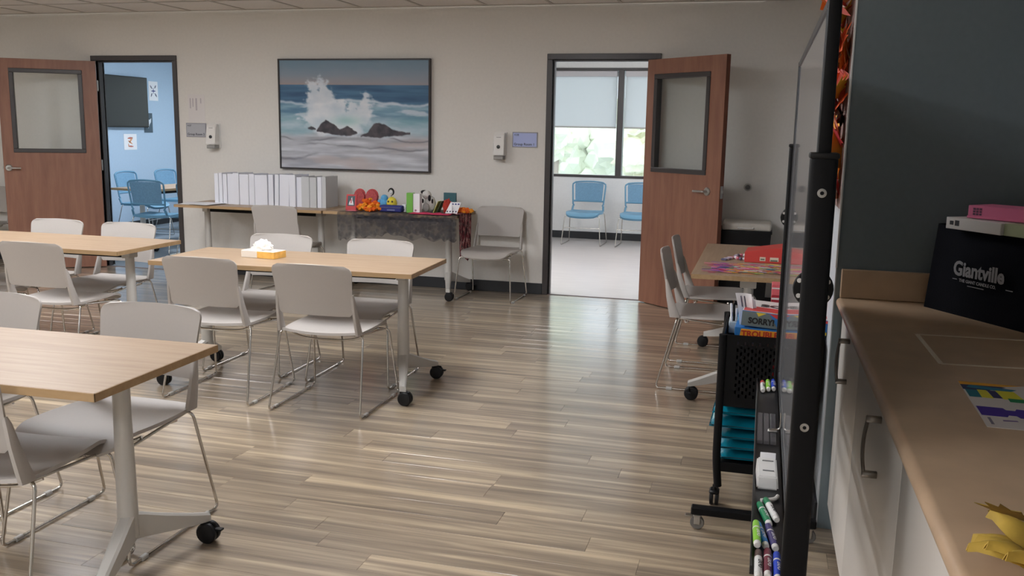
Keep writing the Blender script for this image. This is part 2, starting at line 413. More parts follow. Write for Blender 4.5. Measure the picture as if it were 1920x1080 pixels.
for i, (a, b) in enumerate(zip(mullR, mullR[1:])):
    if i == 2: continue
    r = empty('roller_shade', ((a + b) / 2, YW + .045, 0), 0, ['white roller shade left of the dark mullion', 'white roller shade right of the dark mullion'][i], 'shade', 'roller shades in the window room')
    hw = (b - a) / 2 - .055
    bm = new(); box(bm, -hw, hw, -.001, .001, 1.57, ZT - .1); obj('fabric', bm, m_shade, r)
    bm = new(); box(bm, -hw, hw, -.006, .006, 1.555, 1.578, .003); obj('hem_bar', bm, M('shade_hem', (188, 188, 184), .6), r)
    bm = new(); box(bm, -hw, hw, -.04, .03, ZT - .1, ZT - .022, .006); obj('cassette', bm, M('shade_cassette', (206, 204, 206), .5), r)

# baseboards
bm = new()
for a, b in ((XL, XD0 - .05), (XD1 + .05, XE0 - .05), (XE1 + .05, XS)): box(bm, a, b, -.012, 0, 0, .1016, .002)
struct(obj('baseboard_back', bm, m_base), 'black vinyl baseboard along the back wall', 'baseboard')
bm = new(); box(bm, XR - .012, XR, YA, YP + .012, 0, .1016, .002); box(bm, XR, XS, YP, YP + .012, 0, .1016, .002); box(bm, XS - .012, XS, YP + .012, -.012, 0, .1016, .002); struct(obj('baseboard_right', bm, m_base), 'black vinyl baseboard along the right wall', 'baseboard')
bm = new(); box(bm, XC0, XC1, YW - .012, YW, 0, .1016, .002); struct(obj('baseboard_window', bm, m_base), 'black vinyl baseboard under the windows', 'baseboard')
bm = new(); box(bm, XB0, XB0 + .012, TW, YW - .012, 0, .1016, .002); struct(obj('baseboard_blue', bm, m_base), 'black vinyl baseboard along the blue wall', 'baseboard')

# door frames
def door_frame(x0, x1, n, label):
    t = empty('trim_%d' % n); struct(t, label, 'door frame')
    for a, b, nm in ((x0 - .05, x0, 'jamb'), (x1, x1 + .05, 'jamb')):
        bm = new(); box(bm, a, b, -.014, TW + .014, 0, ZD, .003)
        s = 1 if a < x0 - .01 else -1
        xs = x0 if s > 0 else x1
        box(bm, min(xs, xs + s * .014), max(xs, xs + s * .014), .03, .09, 0, ZD - .014, .002); obj('jamb', bm, m_frame, t)
    bm = new(); box(bm, x0 - .05, x1 + .05, -.014, TW + .014, ZD, ZD + .05, .003); box(bm, x0, x1, .03, .09, ZD - .014, ZD, .002); obj('head', bm, m_frame, t)
    bm = new(); box(bm, x0, x1, 0.0, .03, -.002, .004, .0015); obj('threshold', bm, M('threshold_strip', (110, 96, 96), .5), t)
door_frame(XD0, XD1, 1, 'dark metal frame of the left doorway')
door_frame(XE0, XE1, 2, 'dark metal frame of the right doorway')

# door leaves: local x from hinge to latch, local -y side faces the meeting room camera
def door_leaf(n, hinge, latch, wv, lever_t, label, flip):
    u = Vector((latch[0] - hinge[0], latch[1] - hinge[1], 0)); L = u.length
    d = empty('door_%d' % n, (hinge[0], hinge[1], 0), math.atan2(u.y, u.x)); struct(d, label, 'door')
    s = -1 if flip else 1           # local y of the face that the camera sees
    y0, y1 = (-.022, .022)
    a, b, z0, z1 = wv
    bm = new()
    for q in ((0, L, .008, z0), (0, L, z1, 2.125), (0, a, z0, z1), (b, L, z0, z1)): box(bm, q[0], q[1], y0, y1, q[2], q[3])
    obj('leaf', bm, m_door, d)
    bm = new(); box(bm, L, L + .002, y0, y1, .008, 2.125); box(bm, -.002, 0, y0, y1, .008, 2.125); obj('edge_band', bm, m_dooredge, d)
    vf = empty('vision_frame'); vf.parent = d
    for q in ((a - .02, b + .02, z0 - .02, z0 + .02), (a - .02, b + .02, z1 - .02, z1 + .02), (a - .02, a + .02, z0 + .02, z1 - .02), (b - .02, b + .02, z0 + .02, z1 - .02)):
        bm = new(); box(bm, q[0], q[1], -.032, .032, q[2], q[3], .004); obj('frame_bar', bm, m_frame, vf)
    bm = new(); box(bm, a, b, -.003, .003, z0, z1); obj('glass_pane', bm, m_glass, d)
    hd = empty('handle'); hd.parent = d
    for f in (-1, 1):
        bm = new(); lathe(bm, [(.034, .021), (.034, .028), (.028, .034)], (lever_t, 0, 1.04), 20, 'Y')
        for v in bm.verts: v.co.y *= f
        obj('rose', bm, m_steel, hd, 40)
        bm = new(); tube(bm, fillet([(lever_t, f * .03, 1.04), (lever_t, f * .07, 1.04), (lever_t - .115, f * .07, 1.038)], .02), .01, 10); obj('lever', bm, m_steel, hd, 40)
    bm = new(); box(bm, L + .0015, L + .005, -.014, .014, .99, 1.09, .001); box(bm, L, L + .014, -.008, .008, 1.03, 1.055, .002); obj('latch_plate', bm, m_steel, d)
    for z in (.25, 1.07, 1.88):
        bm = new(); cyl(bm, (-.006, s * .026, z - .055), (-.006, s * .026, z + .055), .009, 10); box(bm, -.004, .03, s * .0222 - .001, s * .0222 + .001, z - .055, z + .055); obj('hinge', bm, m_steel, d, 40)
    return d
door_leaf(1, (-4.742, -.045), (-5.49, -.545), (.15, .78, 1.215, 2.01), .855, 'open brown wooden door with a square window at the left', True)
door_leaf(2, (.925, -.045), (1.61, -.625), (.11, .72, 1.19, 1.98), .765, 'open brown wooden door with a window beside the right doorway', False)

# ------------------------------------------------------------------ ceiling lights (out of frame) : the room's own lamps, plus some added to brighten
def ceiling_light(x, y, name_label, s, grp, z=HC, w=.6, l=1.2):
    t = empty('ceiling_light', (x, y, z), 0, name_label, 'light', grp)
    bm = new(); box(bm, -w / 2, w / 2, -l / 2, l / 2, -.02, -.003, .003); obj('housing', bm, M('lamp_housing', (230, 230, 230), .5), t)
    bm = new(); box(bm, -w / 2 + .02, w / 2 - .02, -l / 2 + .02, l / 2 - .02, -.024, -.0205); obj('diffuser', bm, s, t)
e_main = emis('lamp_diffuser_main', (248, 250, 255), LAMP_MAIN)
e_side = emis('lamp_diffuser_side', (250, 250, 255), LAMP_SIDE)
for x, y, w_ in ((-2.9, -3.2, 'nearest the painting'), (-3.3, -6.1, 'above the left tables'), (-.35, -3.9, 'between the two wheeled tables at the aisle'), (-.9, -7.6, 'added above the aisle to brighten the chair fronts'), (-6.3, -4.6, 'by the left wall'), (.2, -9.7, 'added behind the camera to brighten the counter alcove')):  # chair-front and rear panels are unseen fill lights, added for brightness
    ceiling_light(x, y, 'flat ceiling light panel of the meeting room, ' + w_, e_main, 'ceiling light panels')
for i, (x, y) in enumerate(((-.7, .74), (1.75, 2.3))):
    ceiling_light(x, y, 'flat ceiling light panel of the window room, %s one' % ('left', 'right')[i], e_side, 'ceiling light panels')
ceiling_light(-4.9, 2.3, 'unseen ceiling light panel added to the blue side room to make up for daylight', emis('added_fill_blue', (235, 243, 255), 36.), 'ceiling light panels')  # added fill panel, makes up for weak window daylight in this room

# ------------------------------------------------------------------ training tables
def make_table(name, L, D, label, group, z=.737, face_x=False):
    t = empty(name, (0, 0, 0), 0, label, 'table', group)
    bm = new(); box(bm, -L / 2 + .002, L / 2 - .002, -D / 2 + .002, D / 2 - .002, z - .025, z, .0015); obj('tabletop', bm, m_oak, t)
    bm = new()
    for q in ((-L / 2, L / 2, -D / 2, -D / 2 + .0021), (-L / 2, L / 2, D / 2 - .0021, D / 2), (-L / 2, -L / 2 + .0021, -D / 2, D / 2), (L / 2 - .0021, L / 2, -D / 2, D / 2)): box(bm, *q, z - .026, z - .001)
    obj('edge_band', bm, m_oakedge, t)
    bm = new(); box(bm, -L / 2 + .2, L / 2 - .2, -.02, .02, z - .085, z - .045, .004); obj('beam', bm, m_black, t)
    for s in (-1, 1):
        cx = s * (L / 2 - .16)
        g = empty('leg'); g.parent = t
        bm = new(); box(bm, cx - .045, cx + .045, -.14, .14, z - .034, z - .025, .003); box(bm, cx - .03, cx + .03, -.045, .045, z - .085, z - .034, .005); obj('bracket', bm, m_leg, g)
        bm = new(); rings = []
        for (h, rx, ry) in ((z - .04, .030, .024), (z - .2, .031, .025), (.42, .033, .027), (.27, .035, .029), (.14, .036, .032)):
            rings.append([bm.verts.new((cx + rx * math.cos(2 * math.pi * k / 20), ry * math.sin(2 * math.pi * k / 20), h)) for k in range(20)])
        for a, b in zip(rings, rings[1:]):
            for k in range(20): bm.faces.new((a[k], a[(k + 1) % 20], b[(k + 1) % 20], b[k]))
        bm.faces.new(rings[0]); bm.faces.new(rings[-1]); obj('column', bm, m_leg, g, 40)
        for e in (-1, 1):
            bm = new(); secs = []
            for (tt, w, zt, zb) in ((0, .030, .225, .130), (.12, .028, .212, .125), (.4, .025, .175, .108), (.75, .021, .134, .088), (1, .019, .108, .078)):
                px = cx + s * .10 * tt; py = e * .30 * tt
                secs.append([bm.verts.new((px - w, py, zb)), bm.verts.new((px + w, py, zb)), bm.verts.new((px + w, py, zt - .008)), bm.verts.new((px + w * .6, py, zt)), bm.verts.new((px - w * .6, py, zt)), bm.verts.new((px - w, py, zt - .008))])
            for a, b in zip(secs, secs[1:]):
                for k in range(6): bm.faces.new((a[k], a[(k + 1) % 6], b[(k + 1) % 6], b[k]))
            bm.faces.new(secs[0]); bm.faces.new(secs[-1]); obj('foot', bm, m_leg, g, 30)
            fx, fy = cx + s * .10, e * .285
            bm = new(); rc = .039; cy = fy + e * .006
            for k in (-1, 1): lathe(bm, [(.010, k * .004), (rc - .003, k * .004), (rc, k * .008), (rc, k * .019), (rc - .005, k * .025), (rc * .5, k * .028), (.006, k * .029)], (fx + s * .012, cy, rc), 24, 'Y')
            cyl(bm, (fx + s * .012, cy - .02, rc), (fx + s * .012, cy + .02, rc), .010, 10)
            if face_x:
                for v in bm.verts: v.co.x, v.co.y = fx + (v.co.y - cy), cy + (v.co.x - fx)
            cyl(bm, (fx, fy, .05), (fx, fy, .085), .008, 10)
            box(bm, fx - .032 + s * .012, fx + .03 + s * .012, cy - .0055, cy + .0055, rc, rc + .041, .004)
            if e > 0: box(bm, fx + s * .05 - .02, fx + s * .05 + .02, cy - .012, cy + .012, .050, .058, .002)
            obj('caster', bm, m_blackp, g, 35)
    return t
GT = 'wheeled oak training tables'
TABW = 1.58
tab = make_table('training_table', TABW, .645, 'oak-topped table on wheels nearest the camera, cut off by the left edge', GT)
tab.location = (.108 - TABW / 2, -5.765, 0); tab.rotation_euler = (0, 0, R_(1.2))
t2 = dup(tab, (.138 - TABW / 2, -3.405, 0), R_(2.6), 'oak-topped table on wheels with the tissue box on it', GT)
t3 = dup(tab, (-1.82 - TABW / 2, -3.215, 0), R_(.6), 'oak-topped table on wheels in front of the left door', GT)

# ------------------------------------------------------------------ grey sled chairs
def seat_pt(u, v):
    # u across, v rear->front, top surface
    x = (u - .5) * 2
    hw = .218 + .016 * math.sin(math.pi * min(1, v * 1.1))
    y = -.195 + v * .465
    if v > .82: k = (v - .82) / .18; hw -= .055 * (1 - math.sqrt(max(0, 1 - k * k)))
    y -= .035 * (1 - x * x) * (1 - v) ** 3
    y += .014 * (1 - x * x) * v ** 3
    zz = .452 - .014 * (1 - x * x) * (1 - abs(v - .45)) - .012 * (1 - v)
    if v > .72: zz -= .052 * ((v - .72) / .28) ** 2
    if v < .14: zz += .010 * ((.14 - v) / .14) ** 2
    return (x * hw, y, zz)
def back_pt(u, v):
    x = (u - .5) * 2
    z = .54 + v * .273
    hw = .205 + .022 * v
    k = max(0, (v - .84) / .16); hw -= .042 * (1 - math.sqrt(max(0, 1 - min(1, k) ** 2)))
    k = max(0, (.08 - v) / .08); hw -= .014 * (1 - math.sqrt(max(0, 1 - min(1, k) ** 2)))
    y = -.218 - .052 * v ** 1.2 - .022 * (1 - x * x)
    z -= .010 * x * x * v ** 6
    return (x * hw, y, z)
def chair_parts(t, shellm, framem, meshm=None):
    bm = new(); shell(bm, seat_pt, 14, 22, .013); obj('seat', bm, shellm, t, 50)
    bm = new(); shell(bm, back_pt, 14, 24, -.009); obj('backrest', bm, meshm or shellm, t, 50)
    for s in (-1, 1):
        bm = new(); rings = []
        for (f, w, th) in ((0, .006, .007), (.12, .012, .010), (.45, .019, .011), (.8, .026, .012), (1, .030, .012)):
            z = .655 - f * .222
            yb = back_pt(0, max(0, (z - .54) / .273))[1] if z > .54 else -.218 + (.54 - z) * .28
            xx = s * (.213 + .010 * f)
            yc = yb + w * .5 - .006
            rings.append([bm.verts.new((xx + a * th, yc + b * w, z)) for a, b in ((-.6, -1), (.6, -1), (1, -.5), (1, .5), (.6, 1), (-.6, 1), (-1, .5), (-1, -.5))])
        for a, b in zip(rings, rings[1:]):
            for k in range(8): bm.faces.new((a[k], a[(k + 1) % 8], b[(k + 1) % 8], b[k]))
        bm.faces.new(rings[0]); bm.faces.new(rings[-1]); obj('upright', bm, shellm, t, 50)
        bm = new(); z = .428
        path = fillet([(s * .12, -.155, z), (s * .238, -.165, z), (s * .263, -.272, .0085), (s * .263, .268, .0085), (s * .232, .205, z - .036), (s * .12, .185, z - .036)], .028, 4)
        tube(bm, path, .0062, 8); obj('sled_leg', bm, framem, t, 60)
        for y in (-.19, .19):
            bm = new(); box(bm, s * .263 - .009, s * .263 + .009, y - .018, y + .018, 0, .017, .003); obj('glide', bm, M('clear_glide', (176, 174, 170), .35), t)
    for s in (-1, 1):
        bm = new(); cyl(bm, (s * .214, -.163, .427), (s * .212, .195, .393), .006, 8); obj('side_rail', bm, framem, t, 60)
    for y, bow in ((-.10, -.03), (.10, .035)):
        bm = new(); tube(bm, [(x * .212, y + bow * (1 - x * x), .412 - .028 * (1 - abs(x) ** 4)) for x in [k / 8 for k in range(-8, 9)]], .006, 8); obj('crossbar', bm, framem, t, 60)
chair0 = empty('sled_chair', (0, 0, 0), 0, 'x', 'chair', 'grey sled chairs')
chair_parts(chair0, m_shell, m_chrome)
GC = 'grey plastic chairs on chrome sled legs'
CH = [  # x, y, heading (0 = faces the back wall), label
    (-.283, -3.725, .6, 'grey plastic chair turned away, at the right end of the tissue box table'),
    (-.955, -3.705, .8, 'grey plastic chair turned away, at the left end of the tissue box table'),
    (-.365, -3.165, 181, 'grey plastic chair behind the tissue box table, nearest the wheeled leg'),
    (-1.075, -3.145, 180, 'grey plastic chair seen directly behind the tissue box'),
    (-.345, -5.46, 180.5, 'grey plastic chair tucked under the near table, full side leg in view'),
    (-1.075, -5.47, 180, 'grey plastic chair behind the near table, cut by the left edge'),
    (-.39, -5.895, 4, 'grey plastic chair at the bottom left corner, turned away'),
    (-2.20, -3.53, 0, 'grey plastic chair turned away, in front of the table by the left door'),
    (-2.93, -3.53, 0, 'grey plastic chair almost wholly cut off by the left edge, before the left door table'),
    (-2.395, -2.94, 180, 'grey plastic chair behind the left door table, in front of the blue room'),
    (-3.0, -2.94, 180, 'grey plastic chair behind the left door table, in front of the brown door'),
    (-2.25, -.64, 0, 'grey plastic chair pushed under the desk with the white binders'),
    (-.393, -.35, 179, 'grey plastic chair against the wall beside the hanging scarf'),
    (-6.06, -.36, 180, 'grey plastic chair against the wall beyond the left door leaf'),
    (1.655, -2.61, -90, 'grey plastic chair at the craft table, nearer of the two side by side'),
    (1.655, -1.92, -90, 'grey plastic chair at the craft table, nearer the brown door'),
]
for i, (x, y, a, lab) in enumerate(CH):
    if i == 0: chair0.location = (x, y, 0); chair0.rotation_euler = (0, 0, R_(a)); tag(chair0, lab, 'chair', GC)
    else: dup(chair0, (x, y, 0), R_(a), lab, GC)

# ------------------------------------------------------------------ blue chairs of the side rooms
bc = empty('blue_chair', (0, 0, 0), 0, 'x', 'chair')
def bback(u, v):
    p = back_pt(u, v); return (p[0] * 1.02, p[1], .50 + (p[2] - .54) * 1.22)
bm = new(); shell(bm, seat_pt, 14, 20, .03); obj('seat', bm, m_plast_b, bc, 50)
bm = new(); shell(bm, lambda u, v: bback(.07 + .86 * u, .22 + .73 * v), 10, 16, -.006); obj('mesh_back', bm, m_fabric_b, bc, 50)
bm = new()
path = [bback(0, .0)] + [bback(0, v / 12) for v in range(1, 13)] + [bback(u / 8, 1) for u in range(1, 8)] + [bback(1, 1 - v / 12) for v in range(0, 13)]
tube(bm, [(p[0], p[1], p[2]) for p in path], .011, 8); tube(bm, [bback(u / 8, .2) for u in range(9)], .012, 8)
for s in (-1, 1): tube(bm, [(s * .208, -.222, .50), (s * .215, -.19, .44)], .014, 8)
obj('back_frame', bm, m_plast_b, bc, 50)
for s in (-1, 1):
    bm = new(); tube(bm, fillet([(s * .12, -.155, .42), (s * .238, -.165, .42), (s * .263, -.272, .0085), (s * .263, .268, .0085), (s * .232, .205, .395), (s * .12, .185, .395)], .028, 4), .0062, 8); obj('sled_leg', bm, m_chrome, bc, 60)
bm = new(); cyl(bm, (-.245, .235, .24), (.245, .235, .24), .005, 8); obj('crossbar', bm, m_chrome, bc, 60)
GB1, GB2 = 'blue chairs under the windows', 'blue chairs in the left side room'
BC = [(-.365, 3.98, 180, 'light blue chair under the window, whole in the right doorway', GB1), (.36, 3.98, 180, 'light blue chair under the window, half hidden by the right door', GB1),
      (-1.16, 3.55, 232, 'light blue chair cut off by the left jamb of the right doorway', GB1),
      (-4.93, 1.14, 4, 'blue mesh chair turned away, nearest in the left doorway', GB2), (-4.22, 1.06, 2, 'blue mesh chair half hidden by the right jamb of the left doorway', GB2),
      (-6.09, 2.4, -88, 'blue chair beyond the side room table, at the left', GB2), (-6.05, 3.18, -92, 'blue chair farthest back in the side room', GB2),
      (-5.40, 3.05, 185, 'blue chair at the far end of the side room table', GB2)]
for i, (x, y, a, lab, g) in enumerate(BC):
    if i == 0: bc.location = (x, y, 0); bc.rotation_euler = (0, 0, R_(a)); tag(bc, lab, 'chair', g)
    else:
        o = dup(bc, (x, y, 0), R_(a), lab, g)
        if g == GB2: o.scale = (1, 1, 1.04)
side_tab = dup(tab, (-5.22, 1.95, 0), R_(82), 'wood-topped table among the blue chairs of the side room', GT)

# television and pictures on the blue wall (wall faces +X): local x along +Y of the room
XW = XB0
tv = empty('television', (XW, 0, 0), 0, 'black flat television on the light blue wall', 'television')
bm = new(); box(bm, .03, .075, 2.24, 3.575, 1.45, 2.163, .006); obj('housing', bm, m_blackp, tv)
bm = new(); box(bm, .0755, .077, 2.25, 3.565, 1.47, 2.152); obj('screen', bm, M('tv_screen', (20, 22, 26), .3, spec=.35), tv)
bm = new(); box(bm, 0, .03, 2.7, 3.1, 1.65, 1.95); obj('wall_bracket', bm, m_black, tv)
def wallpic(name, y0, y1, z0, z1, label, bg, marks):
    t = empty(name, (XW, 0, 0), 0, label, 'poster', 'pictures on the blue wall')
    bm = new(); box(bm, .001, .004, y0, y1, z0, z1); obj('sheet', bm, bg, t)
    MM = Matrix(((0, 0, 1, .004), (1, 0, 0, (y0 + y1) / 2), (0, 1, 0, (z0 + z1) / 2), (0, 0, 0, 1)))
    for poly, mt in marks:
        bm = new(); prism(bm, poly, 0, .0006, MM); obj('mark', bm, mt, t)
def stroke(x0, y0, x1, y1, w):
    d = Vector((x1 - x0, y1 - y0)).normalized(); n = Vector((-d.y, d.x)) * w / 2
    return [(x0 - n.x * .4, y0 - n.y * .4), (x0 + (x1 - x0) * .5 - n.x, y0 + (y1 - y0) * .5 - n.y), (x1 - n.x * .4, y1 - n.y * .4), (x1 + n.x * .4, y1 + n.y * .4), (x0 + (x1 - x0) * .5 + n.x, y0 + (y1 - y0) * .5 + n.y), (x0 + n.x * .4, y0 + n.y * .4)]
m_ink = M('blue_ink', (60, 66, 130), .7); m_inkg = M('grey_ink', (76, 76, 96), .7)
wallpic('wall_poster', 3.70, 3.91, 1.845, 2.125, 'white sheet with a blue cross-shaped figure beside the television', m_paper,
        [(stroke(-.07, .08, -.03, .03, .022), m_inkg), (stroke(.06, .085, .03, .04, .022), m_inkg), (stroke(-.06, -.085, -.035, -.03, .022), m_inkg), (stroke(.075, -.085, .03, -.03, .024), m_inkg), (stroke(-.05, 0, .05, 0, .02), m_ink), (stroke(0, -.04, 0, .045, .016), m_ink)])
m_pd = M('poster_slate', (70, 88, 100), .7); m_pw = M('poster_pale', (214, 222, 228), .7)
wallpic('wall_poster', 3.555, 3.75, 1.375, 1.66, 'dark grey picture with a pale triangular face below the television', m_pd,
        [([(-.07, .07), (-.06, .01), (-.03, -.02), (0, -.08), (.03, -.02), (.06, .01), (.07, .07), (.03, .045), (0, .05), (-.03, .045)], m_pw)])
m_po = M('poster_orange', (226, 160, 110), .7); m_po2 = M('poster_red', (196, 120, 104), .7)
wallpic('wall_poster', 3.09, 3.37, 1.13, 1.355, 'white sheet with a small orange drawing under the television', m_paper,
        [(stroke(-.06, .05, .05, .06, .03), m_po2), (stroke(.05, .06, -.03, -.01, .03), m_po), (stroke(-.05, .02, .04, -.03, .025), m_po), (stroke(-.05, -.06, .06, -.065, .025), m_po2), (stroke(-.045, -.02, -.04, -.07, .02), m_po)])

# ------------------------------------------------------------------ trees outside the windows
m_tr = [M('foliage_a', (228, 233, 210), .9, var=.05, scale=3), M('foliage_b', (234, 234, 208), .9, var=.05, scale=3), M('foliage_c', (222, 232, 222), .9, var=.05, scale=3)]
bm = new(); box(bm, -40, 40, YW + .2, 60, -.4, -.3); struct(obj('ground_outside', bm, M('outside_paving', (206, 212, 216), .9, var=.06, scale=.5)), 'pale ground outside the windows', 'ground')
rt = random.Random(8)
bm = new(); rh = random.Random(5)
for k in range(60): blob(bm, (-7 + k * .19, 18 + rh.uniform(-.4, .4), rh.uniform(.2, 1.7)), rh.uniform(.55, .85), 3, .3, 3., (1, 1, .9), seed=k * 1.3)
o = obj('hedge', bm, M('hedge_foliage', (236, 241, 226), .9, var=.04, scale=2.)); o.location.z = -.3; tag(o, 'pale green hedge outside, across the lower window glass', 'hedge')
for i, (x, y, h, lab) in enumerate(((-3.3, 15, 4.6, 'pale tree outside the glass, left of the window view'), (-.9, 15.6, 4.8, 'pale tree outside the glass, next to the dark mullion'), (1.6, 15, 5., 'pale tree outside, hidden behind the right door'),
                                 (-4.2, 20, 6., 'pale farther tree outside, left of the window view'), (-1.4, 20.5, 6.2, 'pale farther tree outside, right of the window view'))):
    t = empty('leafy_tree', (x, y, -.3), 0, lab, 'tree', 'trees outside the windows')
    bm = new()
    for k in range(14):
        blob(bm, (rt.uniform(-.5, .5), rt.uniform(-.5, .5), h * rt.uniform(.18, .95)), rt.uniform(.35, .6), 3, .6, 3.2, (1, 1, .85), seed=rt.uniform(0, 50))
    obj('crown', bm, m_tr[i % 3], t)
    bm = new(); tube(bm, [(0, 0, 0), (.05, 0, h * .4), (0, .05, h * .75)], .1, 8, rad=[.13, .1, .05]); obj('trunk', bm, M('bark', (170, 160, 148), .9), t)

# ------------------------------------------------------------------ things on the back wall
# painting, painted as a colour field on a fine grid of canvas points
PX0, PX1, PZ0, PZ1 = -2.665, -1.10, 1.095, 2.145
pa = empty('framed_painting', (PX0, -.002, PZ0), 0, 'large framed seascape painting of a wave breaking on dark rocks', 'painting')
PW, PH = PX1 - PX0, PZ1 - PZ0
bm = new()
for q in ((0, PW, 0, .014), (0, PW, PH - .014, PH), (0, .014, .014, PH - .014), (PW - .014, PW, .014, PH - .014)): box(bm, q[0], q[1], -.045, 0, q[2], q[3], .001)
obj('frame', bm, M('painting_frame', (48, 42, 42), .45), pa)
def fb(x, y, s=0., o=4):
    v = 0; a = .5
    for k in range(o): v += a * noise.noise(Vector((x, y, s + k * 7.3))); x *= 2.03; y *= 2.03; a *= .5
    return v
def mixc(a, b, t): t = max(0, min(1, t)); return tuple(a[i] + (b[i] - a[i]) * t for i in range(3))
def sst(a, b, x): t = max(0, min(1, (x - a) / (b - a))); return t * t * (3 - 2 * t)
def paint(u, v):
    """u 0..1 left to right, v 0..1 top to bottom -> sRGB"""
    wob = fb(u * 5, v * 5, 3.)
    c = mixc((122, 148, 166), (148, 156, 168), v / .2 + fb(u * 3, v * 6, 1.) * .6)
    c = mixc(c, (166, 150, 146), sst(.12, .222, v) * (.55 - .35 * u) + sst(.19, .225, v) * .3)
    if v > .222:
        deep = mixc((60, 92, 124), (82, 124, 156), .5 + fb(u * 3, v * 28, 2.) * 1.3)
        c = deep
        f1 = .375 + .02 * math.sin(u * 9) + fb(u * 6, 2, 4.) * .05
        mid = mixc((92, 132, 160), (150, 184, 200), .45 + fb(u * 4, v * 22, 6.) * 1.7)
        mid = mixc(mid, (200, 212, 222), sst(.05, .3, fb(u * 5, v * 17, 8.)) * .9 * sst(.5, .75, 1 - abs(v - .5)))
        c = mixc(c, mid, sst(f1 - .008, f1 + .015, v))
        c = mixc(c, (206, 216, 226), math.exp(-((v - f1 - .012) / .012) ** 2) * .75)
        tl = mixc((132, 174, 186), (198, 212, 220), .5 + fb(u * 4, v * 12, 9.) * 1.5)
        c = mixc(c, tl, sst(.47, .56, v + wob * .05) * .85)
        low = mixc((160, 162, 170), (212, 216, 222), .5 + fb(u * 3.2, v * 20, 11.) * 1.6)
        low = mixc(low, (184, 172, 170), sst(.0, .35, fb(u * 2.5, v * 7, 13.)) * .7)
        c = mixc(c, low, sst(.64, .72, v + wob * .05))
        # dark foam edges on the sand
        for (a, b, cc, w) in ((.86, .05, 3.2, .011), (.79, -.02, 2., .008), (.715, .015, 4., .007)):
            e = a + b * math.sin(u * cc * 2.2 + a * 9) + fb(u * 5, a * 9, 15.) * .05
            c = mixc(c, (112, 112, 120), math.exp(-((v - e) / w) ** 2) * .75 * (sst(-.15, .2, fb(u * 3, a * 31, 17.))))
    # spray
    ed = fb(u * 16, v * 16, 21.) * .075 + fb(u * 40, v * 40, 23.) * .03
    def plume(x0, y0, x1, y1, w0, w1):
        t = max(0, min(1, ((u - x0) * (x1 - x0) + (v - y0) * (y1 - y0)) / ((x1 - x0) ** 2 + (y1 - y0) ** 2)))
        return math.hypot(u - x0 - t * (x1 - x0), v - y0 - t * (y1 - y0)) - (w0 + (w1 - w0) * t) * 1.25 + ed * (.6 + .6 * (1 - t))
    d = min(plume(.22, .20, .31, .56, .028, .11), plume(.29, .20, .34, .55, .030, .12), plume(.20, .30, .29, .5, .025, .09), plume(.41, .37, .40, .56, .03, .08), plume(.595, .31, .55, .52, .022, .07), plume(.5, .45, .48, .6, .05, .08), plume(.16, .52, .3, .56, .03, .06))
    sp = sst(.012, -.03, d)
    c = mixc(c, mixc((204, 216, 226), (234, 236, 240), .5 + fb(u * 9, v * 9, 25.) * 1.4), sp * .93)
    c = mixc(c, (150, 196, 196), math.exp(-((u - .46) / .09) ** 2 - ((v - .555) / .045) ** 2) * .75)
    # rocks
    def mound(pts):
        for (x0, y0), (x1, y1) in zip(pts, pts[1:]):
            if x0 <= u <= x1: return y0 + (y1 - y0) * (u - x0) / (x1 - x0)
        return 9
    n2 = fb(u * 20, v * 20, 31.) * .02
    for top, bot in (([(.25, .645), (.28, .585), (.315, .548), (.35, .565), (.385, .6), (.41, .63), (.43, .62), (.46, .60), (.49, .625), (.53, .66)], [(.25, .655), (.33, .675), (.42, .69), (.48, .69), (.53, .665)]),
                     ([(.55, .69), (.60, .655), (.635, .585), (.675, .565), (.715, .585), (.76, .625), (.82, .645), (.88, .65)], [(.55, .695), (.68, .70), (.78, .68), (.88, .665)]),
                     ([(.19, .625), (.215, .605), (.245, .63)], [(.19, .63), (.22, .645), (.245, .64)])):
        a, b = mound(top), mound(bot)
        if a < 9 and b < 9:
            k = sst(a - .004, a + .006, v + n2) * sst(b + .008, b - .004, v + n2)
            c = mixc(c, mixc((52, 50, 58), (98, 90, 92), .35 + fb(u * 18, v * 12, 33.) * 1.3), k * .96)
    return c
NU, NV = 230, 154
verts = []; cols = []
for j in range(NV + 1):
    for i in range(NU + 1):
        u, v = i / NU, j / NV
        verts.append((.014 + u * (PW - .028), -.034, PH - .014 - v * (PH - .028))); cols.append(lin(tuple(max(0, min(255, q)) for q in paint(u, v))))
faces = [(j * (NU + 1) + i, (j + 1) * (NU + 1) + i, (j + 1) * (NU + 1) + i + 1, j * (NU + 1) + i + 1) for j in range(NV) for i in range(NU)]
me = bpy.data.meshes.new('canvas'); me.from_pydata(verts, [], faces); at = me.color_attributes.new('Col', 'FLOAT_COLOR', 'POINT')
at.data.foreach_set('color', [q for c in cols for q in (*c, 1.)])
me.materials.append(vcol('canvas_paint', .7)); o = bpy.data.objects.new('canvas', me); COL.objects.link(o); o.parent = pa
bm = new(); box(bm, .014, PW - .014, -.033, -.005, .014, PH - .014); obj('canvas_backing', bm, m_paper, pa)

